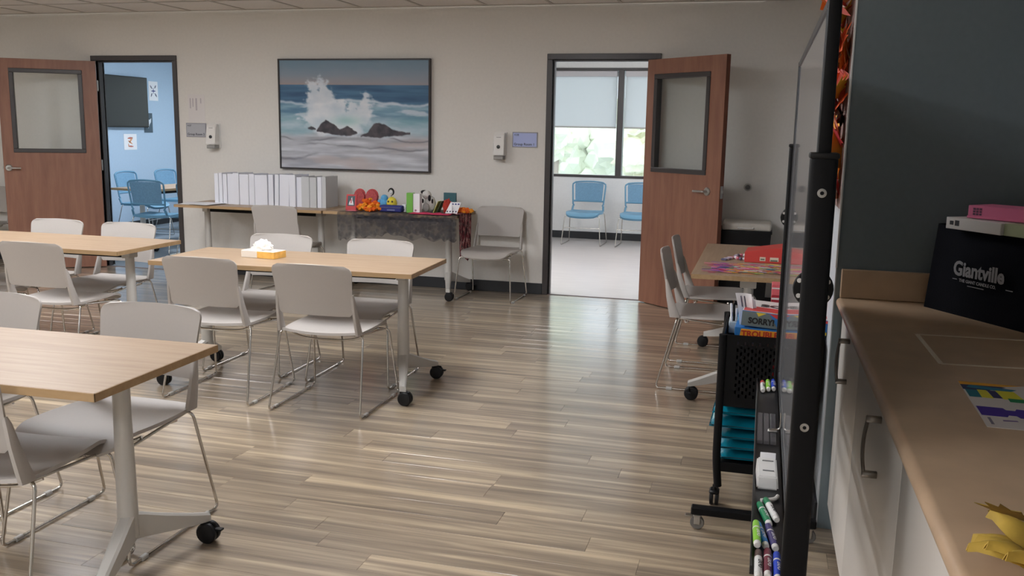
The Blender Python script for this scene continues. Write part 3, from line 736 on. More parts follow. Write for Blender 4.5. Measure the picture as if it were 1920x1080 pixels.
def room_sign(x0, x1, z0, z1, num, body, label, panel):
    t = empty('room_sign', (x0, 0, z0), 0, label, 'sign', 'room name signs')
    bm = new(); box(bm, 0, x1 - x0, -.008, 0, 0, z1 - z0, .001); obj('plate', bm, M('sign_edge', (150, 150, 158), .5), t)
    bm = new(); box(bm, .008, x1 - x0 - .008, -.0095, -.0075, .008, z1 - z0 - .008); obj('insert', bm, panel, t)
    mt = M('sign_ink', (52, 50, 62), .6)
    text('lettering', num, .026, mt, t, T(.018, -.0098, z1 - z0 - .034) @ FRONT)
    text('lettering', body, .0315, mt, t, T(.016, -.0098, .018) @ FRONT, bold=.0004)
room_sign(-3.732, -3.503, 1.381, 1.52, '4.07', 'Group Room 2', 'grey room sign beside the left doorway', M('sign_grey', (176, 178, 184), .5))
room_sign(-.31, -.073, 1.352, 1.49, '4.08', 'Group Room 1', 'pale blue room sign beside the right doorway', M('sign_blue', (176, 188, 232), .5))
def dispenser(x, z, label):
    t = empty('sanitizer_dispenser', (x, 0, z), 0, label, 'dispenser', 'wall mounted hand sanitizer dispensers')
    bm = new(); box(bm, -.058, .058, -.012, 0, 0, .245, .004); obj('back_plate', bm, m_white, t)
    bm = new(); prof = [(-.012, .235), (-.062, .238), (-.082, .215), (-.088, .15), (-.092, .075), (-.105, .05), (-.105, .035), (-.012, .028)]
    MM = Matrix(((0, 0, 1, 0), (1, 0, 0, 0), (0, 1, 0, 0), (0, 0, 0, 1)))
    prism(bm, prof, -.052, .052, MM)
    bmesh.ops.bevel(bm, geom=list(bm.edges), offset=.006, segments=2, affect='EDGES'); obj('cover', bm, m_white, t, 30)
    bm = new(); lathe(bm, [(.0165, -.088), (.0165, -.096), (.012, -.098)], (0, 0, .112), 18, 'Y'); obj('level_window', bm, M('dispenser_lens', (52, 54, 56), .2), t, 40)
    bm = new(); box(bm, -.022, .022, -.0865, -.083, .196, .2, .001); obj('slot', bm, M('dispenser_slot', (110, 110, 108), .5), t)
    bm = new(); box(bm, -.046, .046, -.098, -.015, -.004, .03, .006, 2); obj('drip_lip', bm, M('dispenser_grey', (150, 148, 144), .5), t)
dispenser(-.418, 1.242, 'white sanitizer dispenser beside the pale blue sign')
dispenser(-3.40, 1.276, 'white sanitizer dispenser beside the grey sign')
pn = empty('wall_notice', (-3.702, 0, 1.53), 0, 'faint white paper notice above the grey room sign', 'notice')
bm = new(); box(bm, 0, .19, -.0015, -.0005, 0, .275); obj('sheet', bm, M('notice_paper', (220, 216, 214), .8), pn)
for k, (a, h) in enumerate(((.02, .10), (.05, .085), (.085, .12), (.14, .05))):
    bm = new(); box(bm, a, a + .012 + .006 * (k == 2), -.0022, -.0015, .235 - h, .235); obj('print_mark', bm, M('notice_print', (188, 182, 186), .8), pn)
ds = empty('door_stop', (1.805, 0, 1.056), 0, 'round metal door stop on the wall behind the right door', 'door stop')
bm = new(); lathe(bm, [(.032, 0), (.032, -.008), (.026, -.014)], seg=20, axis='Y'); obj('rose', bm, m_steel, ds, 40)
bm = new(); lathe(bm, [(.02, -.012), (.022, -.03), (.016, -.036), (.008, -.034)], seg=20, axis='Y'); obj('bumper', bm, M('grey_rubber', (92, 90, 88), .6), ds, 40)

# ------------------------------------------------------------------ desks along the back wall
ZK = .755
dl = make_table('wall_desk', 1.54, .61, 'oak-topped desk under the painting carrying the white binders', 'desks along the back wall', ZK); dl.location = (-2.69, -.345, 0)
dr = make_table('wall_desk', 1.26, .61, 'oak-topped desk with black lace cloth and craft things', 'desks along the back wall', ZK); dr.location = (-1.275, -.345, 0)
m_bind = M('binder_vinyl', (226, 228, 236), .45); m_bind2 = M('binder_vinyl_grey', (196, 198, 200), .45)
ED = [330, 358, 382, 410, 452, 490, 550, 586, 632, 672, 704, 738, 806, 846, 880, 930, 972, 1000, 1026]
rb = random.Random(3)
ordn = ['first', 'second', 'third', 'fourth', 'fifth', 'sixth', 'seventh', 'eighth', 'ninth', 'tenth', 'eleventh', 'twelfth', 'thirteenth', 'fourteenth', 'fifteenth', 'sixteenth', 'seventeenth', 'eighteenth']
for i, (a, b) in enumerate(zip(ED, ED[1:])):
    x0 = -3.165 + (a - 330) / 696 * 1.175; x1 = -3.165 + (b - 330) / 696 * 1.175; w = (x1 - x0) - .004; h = rb.uniform(.287, .303) - .010 * (i > 12); dp = .265
    tilt = 0 if i not in (10, 11) else R_(-1.5); w -= .012 * (i in (10, 11))
    t = empty('ring_binder', ((x0 + x1) / 2, -.42 + rb.uniform(-.012, .012), ZK + .001), rb.uniform(-.02, .02),
              'white ring binder standing on the desk, %s from the left of the row' % ordn[i], 'binder', 'white binders in a row on the desk')
    t.rotation_euler[1] = -tilt
    mm = m_bind2 if i in (14, 15, 17) else m_bind
    bm = new(); box(bm, -w / 2, w / 2, 0, .003, 0, h, .001); box(bm, -w / 2, -w / 2 + .003, .003, dp, 0, h, .001); box(bm, w / 2 - .003, w / 2, .003, dp, 0, h, .001); obj('cover', bm, mm, t)
    if w > .02: bm = new(); box(bm, -w / 2 + .005, w / 2 - .005, .03, dp - .012, .008, h - .014); obj('pages', bm, m_paper, t)
for k, (x, y, a, lab) in enumerate(((-3.34, -.50, 12, 'loose white papers on the left end of the binder desk'), (-3.17, -.53, -8, 'sheets lying in front of the leftmost binder'))):
    bm = new()
    for q in range(3): box(bm, -.108, .108, -.14, .14, q * .0014, q * .0014 + .001, M4=RZ(q * .06))
    tag(obj('paper_sheets', bm, m_paper, None, None, (x, y, ZK + .001 + k * .006), (0, 0, R_(a))), lab, 'paper', 'loose paper on the binder desk')

# black lace runner over the right desk
lace = bpy.data.materials.new('black_lace'); lace.use_nodes = True; nt = lace.node_tree; b = nt.nodes['Principled BSDF']
b.inputs['Base Color'].default_value = (*lin((62, 60, 64)), 1); b.inputs['Roughness'].default_value = .9
tc = nt.nodes.new('ShaderNodeTexCoord'); vo = nt.nodes.new('ShaderNodeTexVoronoi'); vo.inputs['Scale'].default_value = 26.
nz = nt.nodes.new('ShaderNodeTexNoise'); nz.inputs['Scale'].default_value = 9.; mr = nt.nodes.new('ShaderNodeMapRange'); mr.inputs[1].default_value = .2; mr.inputs[2].default_value = .62; mr.inputs[3].default_value = .74; mr.inputs[4].default_value = .26
ad = nt.nodes.new('ShaderNodeMath'); ad.operation = 'MULTIPLY'
nt.links.new(tc.outputs['Object'], vo.inputs['Vector']); nt.links.new(tc.outputs['Object'], nz.inputs['Vector'])
sc_ = nt.nodes.new('ShaderNodeMath'); sc_.operation = 'MULTIPLY'; sc_.inputs[1].default_value = 1.6
nt.links.new(nz.outputs['Fac'], sc_.inputs[0]); nt.links.new(vo.outputs['Distance'], ad.inputs[0]); nt.links.new(sc_.outputs[0], ad.inputs[1])
nt.links.new(ad.outputs[0], mr.inputs[0]); nt.links.new(mr.outputs[0], b.inputs['Alpha'])
def hem(x):
    pts = [(-1.76, .50), (-1.70, .50), (-1.58, .535), (-1.41, .54), (-1.25, .575), (-1.10, .595), (-.98, .585), (-.86, .555), (-.72, .54), (-.62, .535)]
    for (a, za), (c, zc) in zip(pts, pts[1:]):
        if a <= x <= c: return za + (zc - za) * (x - a) / (c - a)
    return .54
def lace_pt(u, v):
    x = -1.755 + u * 1.135
    if v < .35: y = -.06 - (v / .35) * .60; return (x, y, ZK + .0025 + .001 * math.sin(x * 40))
    k = (v - .35) / .65; zz = ZK + .002 - k * (ZK - hem(x) + .012 * math.sin(x * 75))
    return (x, -.662 - .014 * math.sin(x * 38 + 2 * k) * k - .010 * math.sin(x * 91) * k - .004, zz)
bm = new(); N1, N2 = 90, 26
g = [[bm.verts.new(lace_pt(i / N1, j / N2)) for j in range(N2 + 1)] for i in range(N1 + 1)]
for i in range(N1):
    for j in range(N2): bm.faces.new((g[i][j], g[i + 1][j], g[i + 1][j + 1], g[i][j + 1]))
tag(obj('lace_cloth', bm, lace, None, 60), 'black lace cloth hanging over the front of the craft desk', 'tablecloth')
bm = new(); N1, N2 = 50, 14
def lace2(u, v):
    x = -1.56 + u * .93; top = ZK - .01
    d = (.03 + .17 * sst(0, .55, u) ** .8) * (1 - .08 * math.sin(u * 30)); return (x, -.682 - .008 * math.sin(x * 60) * v, top - v * d)
g = [[bm.verts.new(lace2(i / N1, j / N2)) for j in range(N2 + 1)] for i in range(N1 + 1)]
for i in range(N1):
    for j in range(N2): bm.faces.new((g[i][j], g[i + 1][j], g[i + 1][j + 1], g[i][j + 1]))
tag(obj('lace_shawl', bm, lace, None, 60), 'darker second lace layer draped diagonally on the craft desk front', 'shawl')

D0 = ZK + .005
m_red = M('red_card', (196, 62, 66), .6); m_redp = M('red_pattern', (178, 76, 78), .8, var=.25, scale=70)
t = empty('picture_stand', (-1.697, -.50, D0), 0, 'red upright picture with a white figure on the craft desk', 'picture')
bm = new(); box(bm, -.052, .052, -.006, .006, 0, .142, .002, M4=RX(R_(-12))); obj('board', bm, m_red, t)
bm = new(); box(bm, -.036, .036, -.0075, -.0055, .035, .128, M4=RX(R_(-12))); obj('print', bm, M('dark_print', (72, 84, 92), .6), t)
bm = new(); prism(bm, [(-.022, .045), (.026, .045), (.02, .07), (.012, .085), (.006, .118), (-.002, .1), (-.012, .08), (-.02, .062)], .0076, .0085, RX(R_(-12)) @ FRONT); obj('white_figure', bm, m_paper, t)
bm = new(); prism(bm, [(0, 0), (.085, 0), (0, .10)], -.004, .004, Matrix(((0, 0, 1, 0), (1, 0, 0, .004), (0, 1, 0, 0), (0, 0, 0, 1)))); obj('easel_back', bm, m_red, t)
t = empty('pink_card', (-1.655, -.565, D0), 0, 'small pink card lying before the red upright picture', 'card')
bm = new(); box(bm, -.05, .05, -.03, .03, 0, .004); box(bm, -.02, .03, -.012, .02, .004, .0046); obj('card', bm, M('pink_card_stock', (226, 120, 132), .6), t)
for x, w, lab in ((-1.712, .108, 'red patterned rounded cushion behind the red upright picture'), (-1.588, .118, 'dusty red patterned rounded cushion behind the marigolds')):
    t = empty('rounded_cushion', (x, -.285, D0), 0, lab, 'cushion', 'red rounded cushions on the craft desk')
    pr_ = [(-w / 2, 0), (w / 2, 0)] + [(w / 2 * math.cos(R_(a)), .118 + .062 * math.sin(R_(a))) for a in range(0, 181, 15)]
    bm = new(); prism(bm, pr_, -.02, .02, RX(R_(-8)) @ FRONT); bmesh.ops.bevel(bm, geom=list(bm.edges), offset=.012, segments=3, affect='EDGES'); obj('body', bm, m_redp, t, 50)
    bm = new(); tube(bm, [RX(R_(-8)) @ (FRONT @ Vector((p[0] * .99, p[1] * .99, 0))) for p in pr_[2:]], .006, 6); obj('piping', bm, m_red, t, 50)
def flower_pile(name, c, sx, sy, h, n, label, m, seed, r0=.021):
    t = empty(name, c, 0, label, 'garland', 'marigold garlands on the craft desk'); rr = random.Random(seed)
    for k in range(n):
        a = rr.uniform(0, 6.28); d = math.sqrt(rr.random()); x, y = d * math.cos(a) * sx, d * math.sin(a) * sy; z = rr.uniform(.016, max(.02, h * (1 - d * d * .7)))
        bm = new(); blob(bm, (x, y, z), r0 * rr.uniform(.85, 1.2), 2, .5, 7., (1, 1, .8), seed=rr.uniform(0, 90)); obj('flower', bm, m[k % len(m)], t)
m_or = [M('marigold_orange', (242, 124, 20), .8, var=.25, scale=60), M('marigold_deep', (228, 100, 14), .8, var=.25, scale=60), M('marigold_gold', (246, 156, 36), .8, var=.25, scale=60)]
flower_pile('marigold_garland', (-1.50, -.52, D0), .112, .06, .118, 60, 'heaped orange marigold garland on the craft desk', m_or, 5)
flower_pile('marigold_garland', (-.655, -.33, D0), .058, .10, .045, 26, 'orange marigold garland on the right end of the craft desk', m_or, 6)
# plush toys
t = empty('plush_toy', (-1.465, -.29, D0), 0, 'light blue plush toy behind the navy case', 'plush toy')
bm = new(); blob(bm, (0, 0, .05), .052, 3, .08, 3, (1, .8, 1)); blob(bm, (.01, 0, .105), .034, 3, .08, 3, (1, .8, .9)); blob(bm, (-.03, -.02, .07), .022, 2); blob(bm, (.045, -.02, .07), .02, 2); obj('body', bm, M('sky_plush', (104, 178, 226), .95, var=.06, scale=120, bump=.3), t, 60)
t = empty('plush_toy', (-1.352, -.36, D0), 0, 'yellow plush toy with dark eyes behind the navy case', 'plush toy')
bm = new(); blob(bm, (0, 0, .062), .050, 3, .06, 3, (.98, .8, 1.22)); obj('body', bm, M('yellow_plush', (232, 212, 76), .95, var=.08, scale=120, bump=.3), t, 60)
for s in (-1, 1): bm = new(); blob(bm, (s * .019, -.038, .082), .0085, 2, sc=(1, .6, 1.1)); obj('eye', bm, M('plush_eye', (66, 60, 46), .4), t, 60)
t = empty('curl_ornament', (-1.408, -.24, D0), 0, 'black and white curled ornament above the yellow plush toy', 'ornament')
bm = new(); cyl(bm, (0, 0, 0), (0, 0, .13), .0025, 8); obj('stem', bm, m_black, t)
bm = new(); tube(bm, [(.024 * math.cos(R_(a)) * (1 + a / 900), 0, .155 + .03 * math.sin(R_(a)) * (1 + a / 900)) for a in range(-80, 200, 20)], .007, 8, rad=[.003 + .006 * math.sin(math.pi * k / 13) for k in range(14)]); obj('curl', bm, m_blackp, t, 60)
bm = new(); blob(bm, (0, 0, .155), .013, 2); obj('bead', bm, m_paper, t, 60)
t = empty('navy_case', (-1.292, -.50, D0), 0, 'navy blue zip case lying before the plush toys', 'case')
bm = new(); box(bm, -.108, .108, -.045, .045, 0, .058, .012, 3); obj('body', bm, M('navy_fabric', (44, 50, 122), .8, var=.08, scale=90), t, 50)
bm = new(); tube(bm, [(-.1, -.047, .04), (.1, -.047, .04)], .002, 6); obj('zip', bm, m_steel, t)
bm = new(); box(bm, -.03, .045, -.0465, -.045, .012, .024); obj('badge', bm, M('badge_grey', (120, 124, 160), .6), t)
t = empty('small_carton', (-1.185, -.46, D0), 0, 'small white carton left of the green box', 'box')
bm = new(); box(bm, -.018, .018, -.02, .02, 0, .068, .001); obj('carton', bm, m_paper, t)
bm = new(); prism(bm, [(.007 * math.cos(a / 8 * 6.283), .02 + .007 * math.sin(a / 8 * 6.283)) for a in range(8)], .0202, .0208, FRONT); obj('print', bm, M('print_grey', (120, 110, 112), .7), t)
t = empty('green_box', (-1.111, -.50, D0), 0, 'tall bright green box on the craft desk', 'box')
bm = new(); box(bm, -.03, .03, -.03, .03, 0, .175, .0015); obj('carton', bm, M('green_carton', (112, 178, 72), .55), t)
bm = new(); box(bm, -.03, .03, -.03, .03, .1752, .1765); obj('lid_edge', bm, M('green_carton_top', (150, 200, 110), .55), t)
t = empty('white_box', (-1.05, -.49, D0), 0, 'tall white box right beside the green box', 'box')
bm = new(); box(bm, -.0325, .0325, -.03, .03, 0, .172, .0015); obj('carton', bm, m_paper, t)
bm = new(); prism(bm, [(-.006 + .010 * math.cos(a / 10 * 6.283), .022 + .010 * math.sin(a / 10 * 6.283)) for a in range(10)], .0302, .0308, FRONT); obj('print', bm, M('print_mauve', (150, 110, 130), .7), t)
t = empty('plush_toy', (-.985, -.37, D0), R_(-8), 'black and white plush animal between the boxes and cards', 'plush toy')
bm = new(); blob(bm, (.01, 0, .075), .062, 3, .1, 3, (.9, .75, 1.2)); blob(bm, (-.012, -.02, .155), .042, 3, .06, 3, (1, .9, .95)); obj('body', bm, M('white_plush', (206, 204, 200), .95, var=.08, scale=90, bump=.3), t, 60)
bm = new(); blob(bm, (-.045, -.01, .178), .03, 3, .2, 5, (1.1, .8, .62)); blob(bm, (.028, -.045, .128), .02, 2, .2, 5, (.7, .6, 1.5)); blob(bm, (-.04, -.045, .10), .016, 2, .2, 5, (.7, .6, 1.3)); blob(bm, (.05, -.03, .10), .014, 2, .2, 5, (.6, .8, 1.6)); obj('dark_patches', bm, M('black_plush', (34, 32, 34), .95), t, 60)
bm = new(); blob(bm, (.0, -.058, .045), .034, 3, .06, 3, (1, .6, 1.2)); obj('belly', bm, M('grey_plush', (168, 166, 162), .95, var=.1, scale=80), t, 60)
for k, (x, c, lab) in enumerate(((-.915, (196, 206, 120), 'yellow green card leaning beside the plush animal'), (-.893, (90, 110, 82), 'dark green card leaning beside the plush animal'))):
    t = empty('leaning_card', (x, -.41 + .03 * k, D0), 0, lab, 'card')
    bm = new(); box(bm, -.002, .002, -.045, .045, 0, .115, M4=RY(R_(24))); obj('sheet', bm, M('card_%d' % k, c, .6), t)
    bm = new(); box(bm, -.0026, -.002, -.035, .03, .02, .09, M4=RY(R_(24))); obj('print', bm, M('card_print_%d' % k, tuple(int(q * .6) for q in c), .6), t)
bm = new(); blob(bm, (0, 0, .055), .055, 3, .45, 3., (.8, .8, 1.2), seed=4)
for v in bm.verts: v.co.z = max(v.co.z, 0)
tag(obj('crumpled_cloth', bm, M('red_orange_cloth', (196, 62, 48), .85, var=.35, scale=12), None, 60, (-.80, -.39, D0)), 'crumpled red and orange cloth in front of the teal book', 'cloth')
t = empty('teal_book', (-.84, -.20, D0), R_(4), 'teal hardback book standing at the back of the craft desk', 'book')
bm = new(); box(bm, -.058, .058, -.012, -.009, 0, .168, .0008); box(bm, -.058, .058, .009, .012, 0, .168, .0008); box(bm, -.0605, -.0575, -.012, .012, 0, .168, .0008); obj('cover', bm, M('teal_cloth_cover', (62, 104, 112), .7, var=.06, scale=90), t)
bm = new(); box(bm, -.057, .054, -.009, .009, .003, .165); obj('pages', bm, m_paper, t)
t = empty('leaning_card', (-.715, -.52, D0), R_(6), 'white card with small blue figures leaning at the right of the desk', 'card')
mm = RX(R_(-28)); bm = new(); prism(bm, [(-.065, 0), (.045, 0), (.072, .118), (-.022, .118)], -.001, .001, mm @ FRONT); obj('sheet', bm, m_paper, t)
for k in range(4): bm = new(); prism(bm, [(-.05 + k * .026, .02), (-.038 + k * .026, .02), (-.036 + k * .026, .034), (-.048 + k * .026, .034)], .0012, .0018, mm @ FRONT); obj('figure', bm, m_inkg, t)
for k in range(3): bm = new(); prism(bm, [(-.01 + k * .026, .095), (.006 + k * .026, .092), (.008 + k * .026, .104), (-.006 + k * .026, .107)], .0012, .0018, mm @ FRONT); obj('figure', bm, m_ink, t)
bm = new(); prism(bm, [(-.002, 0), (.06, 0), (0, .1)], -.003, .003, Matrix(((0, 0, 1, 0), (1, 0, 0, 0), (0, 1, 0, 0), (0, 0, 0, 1)))); obj('prop', bm, m_paper, t)
bm = new(); shell(bm, lambda u, v: (-1.07 + u * .37, -.655 + v * .14, D0 + .008 + .004 * math.sin(u * 17) * math.sin(v * 5)), 24, 8, .004)
tag(obj('pink_cloth', bm, M('magenta_cloth', (206, 52, 96), .8, var=.08, scale=60), None, 60), 'magenta folded cloth along the front edge of the craft desk', 'cloth')
# striped scarf over the right end of the desk
scm = bpy.data.materials.new('scarf_weave'); scm.use_nodes = True; nt = scm.node_tree; b = nt.nodes['Principled BSDF']; b.inputs['Roughness'].default_value = .95
tc = nt.nodes.new('ShaderNodeTexCoord'); mp = nt.nodes.new('ShaderNodeMapping'); mp.inputs['Scale'].default_value = (30, 55, 11); n = nt.nodes.new('ShaderNodeTexNoise'); n.inputs['Scale'].default_value = 1.4; n.inputs['Detail'].default_value = 3
r = nt.nodes.new('ShaderNodeValToRGB'); cr = r.color_ramp
for p, c in ((.36, (30, 22, 26)), (.46, (140, 40, 58)), (.53, (36, 26, 30)), (.57, (220, 176, 170)), (.64, (120, 40, 50)), (.72, (28, 22, 26))):
    e = cr.elements.new(p); e.color = (*lin(c), 1)
cr.interpolation = 'CONSTANT'; nt.links.new(tc.outputs['Object'], mp.inputs[0]); nt.links.new(mp.outputs[0], n.inputs['Vector']); nt.links.new(n.outputs['Fac'], r.inputs[0]); nt.links.new(r.outputs[0], b.inputs['Base Color'])
def scarf(u, v):
    y = -.56 + u * .34
    if v < .25: return (-.80 + v / .25 * .168, y, D0 + .004 + .0015 * math.sin(u * 30))
    k = (v - .25) / .75; fold = math.sin(u * 20) * .016 * (.3 + .7 * k)
    zb = .36 + .05 * math.sin(u * 5 + .5) + .06 * (u > .7) * (u - .7)
    return (-.636 + .004 * k + fold * .5, y + .03 * k * (u - .5) * -2, D0 + .004 - k * (D0 - zb))
bm = new(); shell(bm, scarf, 40, 24, .005)
tag(obj('striped_scarf', bm, scm, None, 60), 'dark red and black striped scarf hanging from the desk end', 'scarf')

# tissue box on the middle table
t = empty('tissue_box', (-.90, -3.40, .738), R_(-6), 'yellow and white tissue box with a tuft of tissue', 'tissue box')
bm = new(); box(bm, -.115, .115, -.06, .06, 0, .042, .002); obj('box', bm, [M('tissue_box_white', (232, 224, 212), .6)], t)
bm = new(); box(bm, -.002, .1152, -.0604, -.0598, .001, .040); box(bm, .1148, .1156, -.0598, .0598, .001, .04); obj('yellow_print', bm, M('tissue_box_yellow', (236, 182, 92), .6, var=.2, scale=22), t)
bm = new(); t_ = bmesh.new(); bmesh.ops.create_icosphere(t_, subdivisions=4, radius=1.)
for v in t_.verts:
    n_ = noise.noise(v.co * 2.2 + Vector((3, 1, 2))) * .5 + abs(noise.noise(v.co * 5 + Vector((1, 7, 2)))) * .35
    q_ = v.co * (1 + n_); v.co = Vector((q_.x * .062 - .005, q_.y * .034, .04 + max(0, q_.z + .25) * .048 * (1 - .35 * abs(v.co.x))))
merge(bm, t_); obj('tissue', bm, M('tissue_paper', (240, 236, 230), .9), t, 25)

# ------------------------------------------------------------------ right side: craft table and what is on it
ct = make_table('craft_table', 1.50, .62, 'oak-topped table against the right wall strewn with paper strips', GT, face_x=True); ct.location = (1.885, -2.345, 0); ct.rotation_euler = (0, 0, R_(90))
rs = random.Random(12)
SC = [(206, 60, 120), (232, 120, 160), (236, 200, 70), (150, 90, 180), (120, 180, 200), (90, 110, 190), (240, 150, 70), (226, 226, 226), (150, 200, 130), (196, 70, 90), (110, 100, 110)]
mats = [M('strip_%d' % i, c, .6) for i, c in enumerate(SC)]
bm = new()
for k in range(230):
    x = rs.uniform(1.66, 2.08); y = rs.uniform(-3.03, -2.66) + .10 * (x - 1.65)
    ci = rs.choice([1, 0, 3, 3, 1, 5, 10]) if x < 1.77 else rs.choice([2, 2, 6, 8, 4, 7, 1, 9, 0])
    L = rs.uniform(.02, .055); box(bm, -L, L, -.004, .004, 0, .0012, mat=ci, M4=T(x, y, .7385 + k * .00005) @ RZ(rs.uniform(-.5, .5)) @ RY(rs.uniform(-.04, .04)))
o = obj('paper_strips', bm, mats); tag(o, 'scattered bright paper strips on the craft table', 'paper strips', kind='stuff')
t = empty('bead_figure', (1.745, -2.42, .738), R_(70), 'small pale purple bead letter beside the paper strips', 'craft piece')
for k, (a, c) in enumerate(((0, (96, 92, 120)), (.03, (214, 206, 216)), (.06, (150, 130, 170)), (.09, (226, 220, 224)), (.12, (206, 120, 140)))):
    bm = new(); box(bm, a - .06, a - .035, -.018, .018, 0, .012, .003); obj('bead', bm, M('bead_%d' % k, c, .4), t)
t = empty('bead_figure', (1.835, -2.33, .738), 0, 'loose ring of purple beads near the red box', 'craft piece')
for k in range(14):
    a = k / 14 * 6.283; bm = new(); blob(bm, (.045 * math.cos(a), .09 * math.sin(a), .009), .011, 2); obj('bead', bm, M('bead_%d' % (k % 5)), t, 60)
t = empty('red_carton', (2.02, -2.38, .738), R_(-3), 'red cardboard box with a sloping lid and white labels', 'box')
bm = new(); v = [(-.165, -.12, 0), (.15, -.12, 0), (.15, .12, 0), (-.165, .12, 0), (-.165, -.12, .062), (.15, -.12, .115), (.15, .12, .115), (-.165, .12, .062)]
vs = [bm.verts.new(q) for q in v]
for q in ((0, 3, 2, 1), (4, 5, 6, 7), (0, 1, 5, 4), (1, 2, 6, 5), (2, 3, 7, 6), (3, 0, 4, 7)): bm.faces.new([vs[i] for i in q])
bmesh.ops.bevel(bm, geom=list(bm.edges), offset=.002, segments=1, affect='EDGES'); obj('carton', bm, M('red_carton_stock', (206, 66, 60), .5), t)
for a, w in ((-.075, .034), (-.015, .05)): bm = new(); box(bm, a, a + w, -.1215, -.1202, .012, .036); obj('label', bm, M('label_cream', (226, 214, 196), .6), t)
bm = new(); box(bm, -.07, -.047, -.1222, -.1214, .018, .026); box(bm, -.012, .03, -.1222, -.1214, .012, .022); obj('label_print', bm, M('label_print', (112, 120, 104), .6), t)
t = empty('upright_folder', (2.135, -1.66, .738), R_(-20), 'dark red folder standing at the far end of the craft table', 'folder')
bm = new(); box(bm, -.012, -.008, -.11, .11, 0, .23, .001); box(bm, .008, .012, -.11, .11, 0, .23, .001); box(bm, -.012, .012, -.113, -.110, 0, .23, .001); obj('cover', bm, M('dark_red_board', (120, 26, 40), .6), t)
bm = new(); box(bm, -.007, .007, -.105, .1, .004, .22); obj('pages', bm, m_paper, t)
# bin with white lid in the corner
t = empty('storage_bin', (1.815, -.26, 0), 0, 'black bin with a white lid in the corner behind the right door', 'bin')
bm = new(); vs = []
for (hw, hd, z) in ((.18, .17, 0), (.205, .195, .70), (.212, .202, .70), (.212, .202, .722)):
    vs.append([bm.verts.new((a * hw, b_ * hd, z)) for a, b_ in ((-1, -1), (1, -1), (1, 1), (-1, 1))])
for a, c in zip(vs, vs[1:]):
    for k in range(4): bm.faces.new((a[k], a[(k + 1) % 4], c[(k + 1) % 4], c[k]))
bm.faces.new(vs[0]); bm.faces.new(vs[-1]); obj('body', bm, m_blackp, t)
bm = new(); box(bm, -.19, .205, -.195, .195, .722, .785, .018, 3); obj('lid', bm, M('bin_lid_white', (206, 200, 190), .6, var=.05, scale=14, bump=.2), t, 50)
bm = new(); tube(bm, fillet([(-.06, -.2, .75), (-.06, -.215, .745), (.06, -.215, .745), (.06, -.2, .75)], .01), .005, 8); obj('lid_grip', bm, m_white, t)

# rolling cart
KX0, KX1, KY0, KY1 = 1.815, 2.165, -4.55, -4.07
t = empty('rolling_cart', (0, 0, 0), 0, 'black metal rolling cart with games behind the whiteboard', 'cart')
for x in (KX0, KX1):
    for y in (KY0, KY1):
        bm = new(); tube(bm, fillet([(x, y, .72), (x, y, .2), (x + .012 * (1 if x == KX0 else -1), y, .085)], .05), .016, 8, flat=1.0); obj('post', bm, m_black, t, 50)
        bm = new()
        for k in (-1, 1): lathe(bm, [(.008, k * .004), (.030, k * .004), (.032, k * .010), (.030, k * .017), (.008, k * .02)], (x, y + .01, .032), 18, 'X')
        cyl(bm, (x, y, .05), (x, y, .09), .008, 8); box(bm, x - .02, x + .02, y - .02, y + .036, .052, .068, .006); obj('caster', bm, m_blackp, t, 40)
for z in (.165, .44, .672):
    bm = new(); box(bm, KX0, KX1, KY0, KY1, z, z + .006); obj('shelf', bm, m_black, t)
for q in ((KX0, KX1, KY1 - .003, KY1 + .003), (KX0 - .003, KX0 + .003, KY0, KY1), (KX1 - .003, KX1 + .003, KY0, KY1)):
    bm = new(); box(bm, *q, .425, .64); obj('slot_backing', bm, m_black, t)  # added backing that blocks light so the end panel slots stay dark
for nm, q in (('rim', (KX0 - .006, KX1 + .006, KY1 - .006, KY1 + .006)), ('rim', (KX0 - .006, KX0 + .006, KY0, KY1)), ('rim', (KX1 - .006, KX1 + .006, KY0, KY1))):
    bm = new(); box(bm, *q, .63, .72, .003); obj('basket_side', bm, m_black, t)
for q in ((KX0, KX1, KY0 - .004, KY0 + .004), (KX0, KX1, KY1 - .004, KY1 + .004)):
    bm = new(); box(bm, *q, .15, .19, .002); obj('shelf_lip', bm, m_black, t)
# near end panel with staggered slots cut through it
bm = new(); SL = []
x0p, x1p, z0p, z1p = KX0 - .006, KX1 + .006, .425, .72
nx, nz = 17, 8; mx0, mx1, mz0, mz1 = KX0 + .055, KX1 - .055, .465, .695
xs = [x0p, mx0] + [mx0 + (mx1 - mx0) * i / (2 * nx) for i in range(1, 2 * nx)] + [mx1, x1p]
zs = [z0p, mz0] + [mz0 + (mz1 - mz0) * i / (2 * nz) for i in range(1, 2 * nz)] + [mz1, z1p]
for s_ in (-1, 1):
    yy = KY0 + s_ * .0015; gv = [[bm.verts.new((x, yy, z)) for z in zs] for x in xs]
    for i in range(len(xs) - 1):
        for j in range(len(zs) - 1):
            hole = 1 <= i <= 2 * nx and 1 <= j <= 2 * nz and i % 2 == 1 and j % 2 == ((i // 2) % 2)
            if not hole: bm.faces.new((gv[i][j], gv[i + 1][j], gv[i + 1][j + 1], gv[i][j + 1]))
obj('slotted_panel', bm, m_black, t)
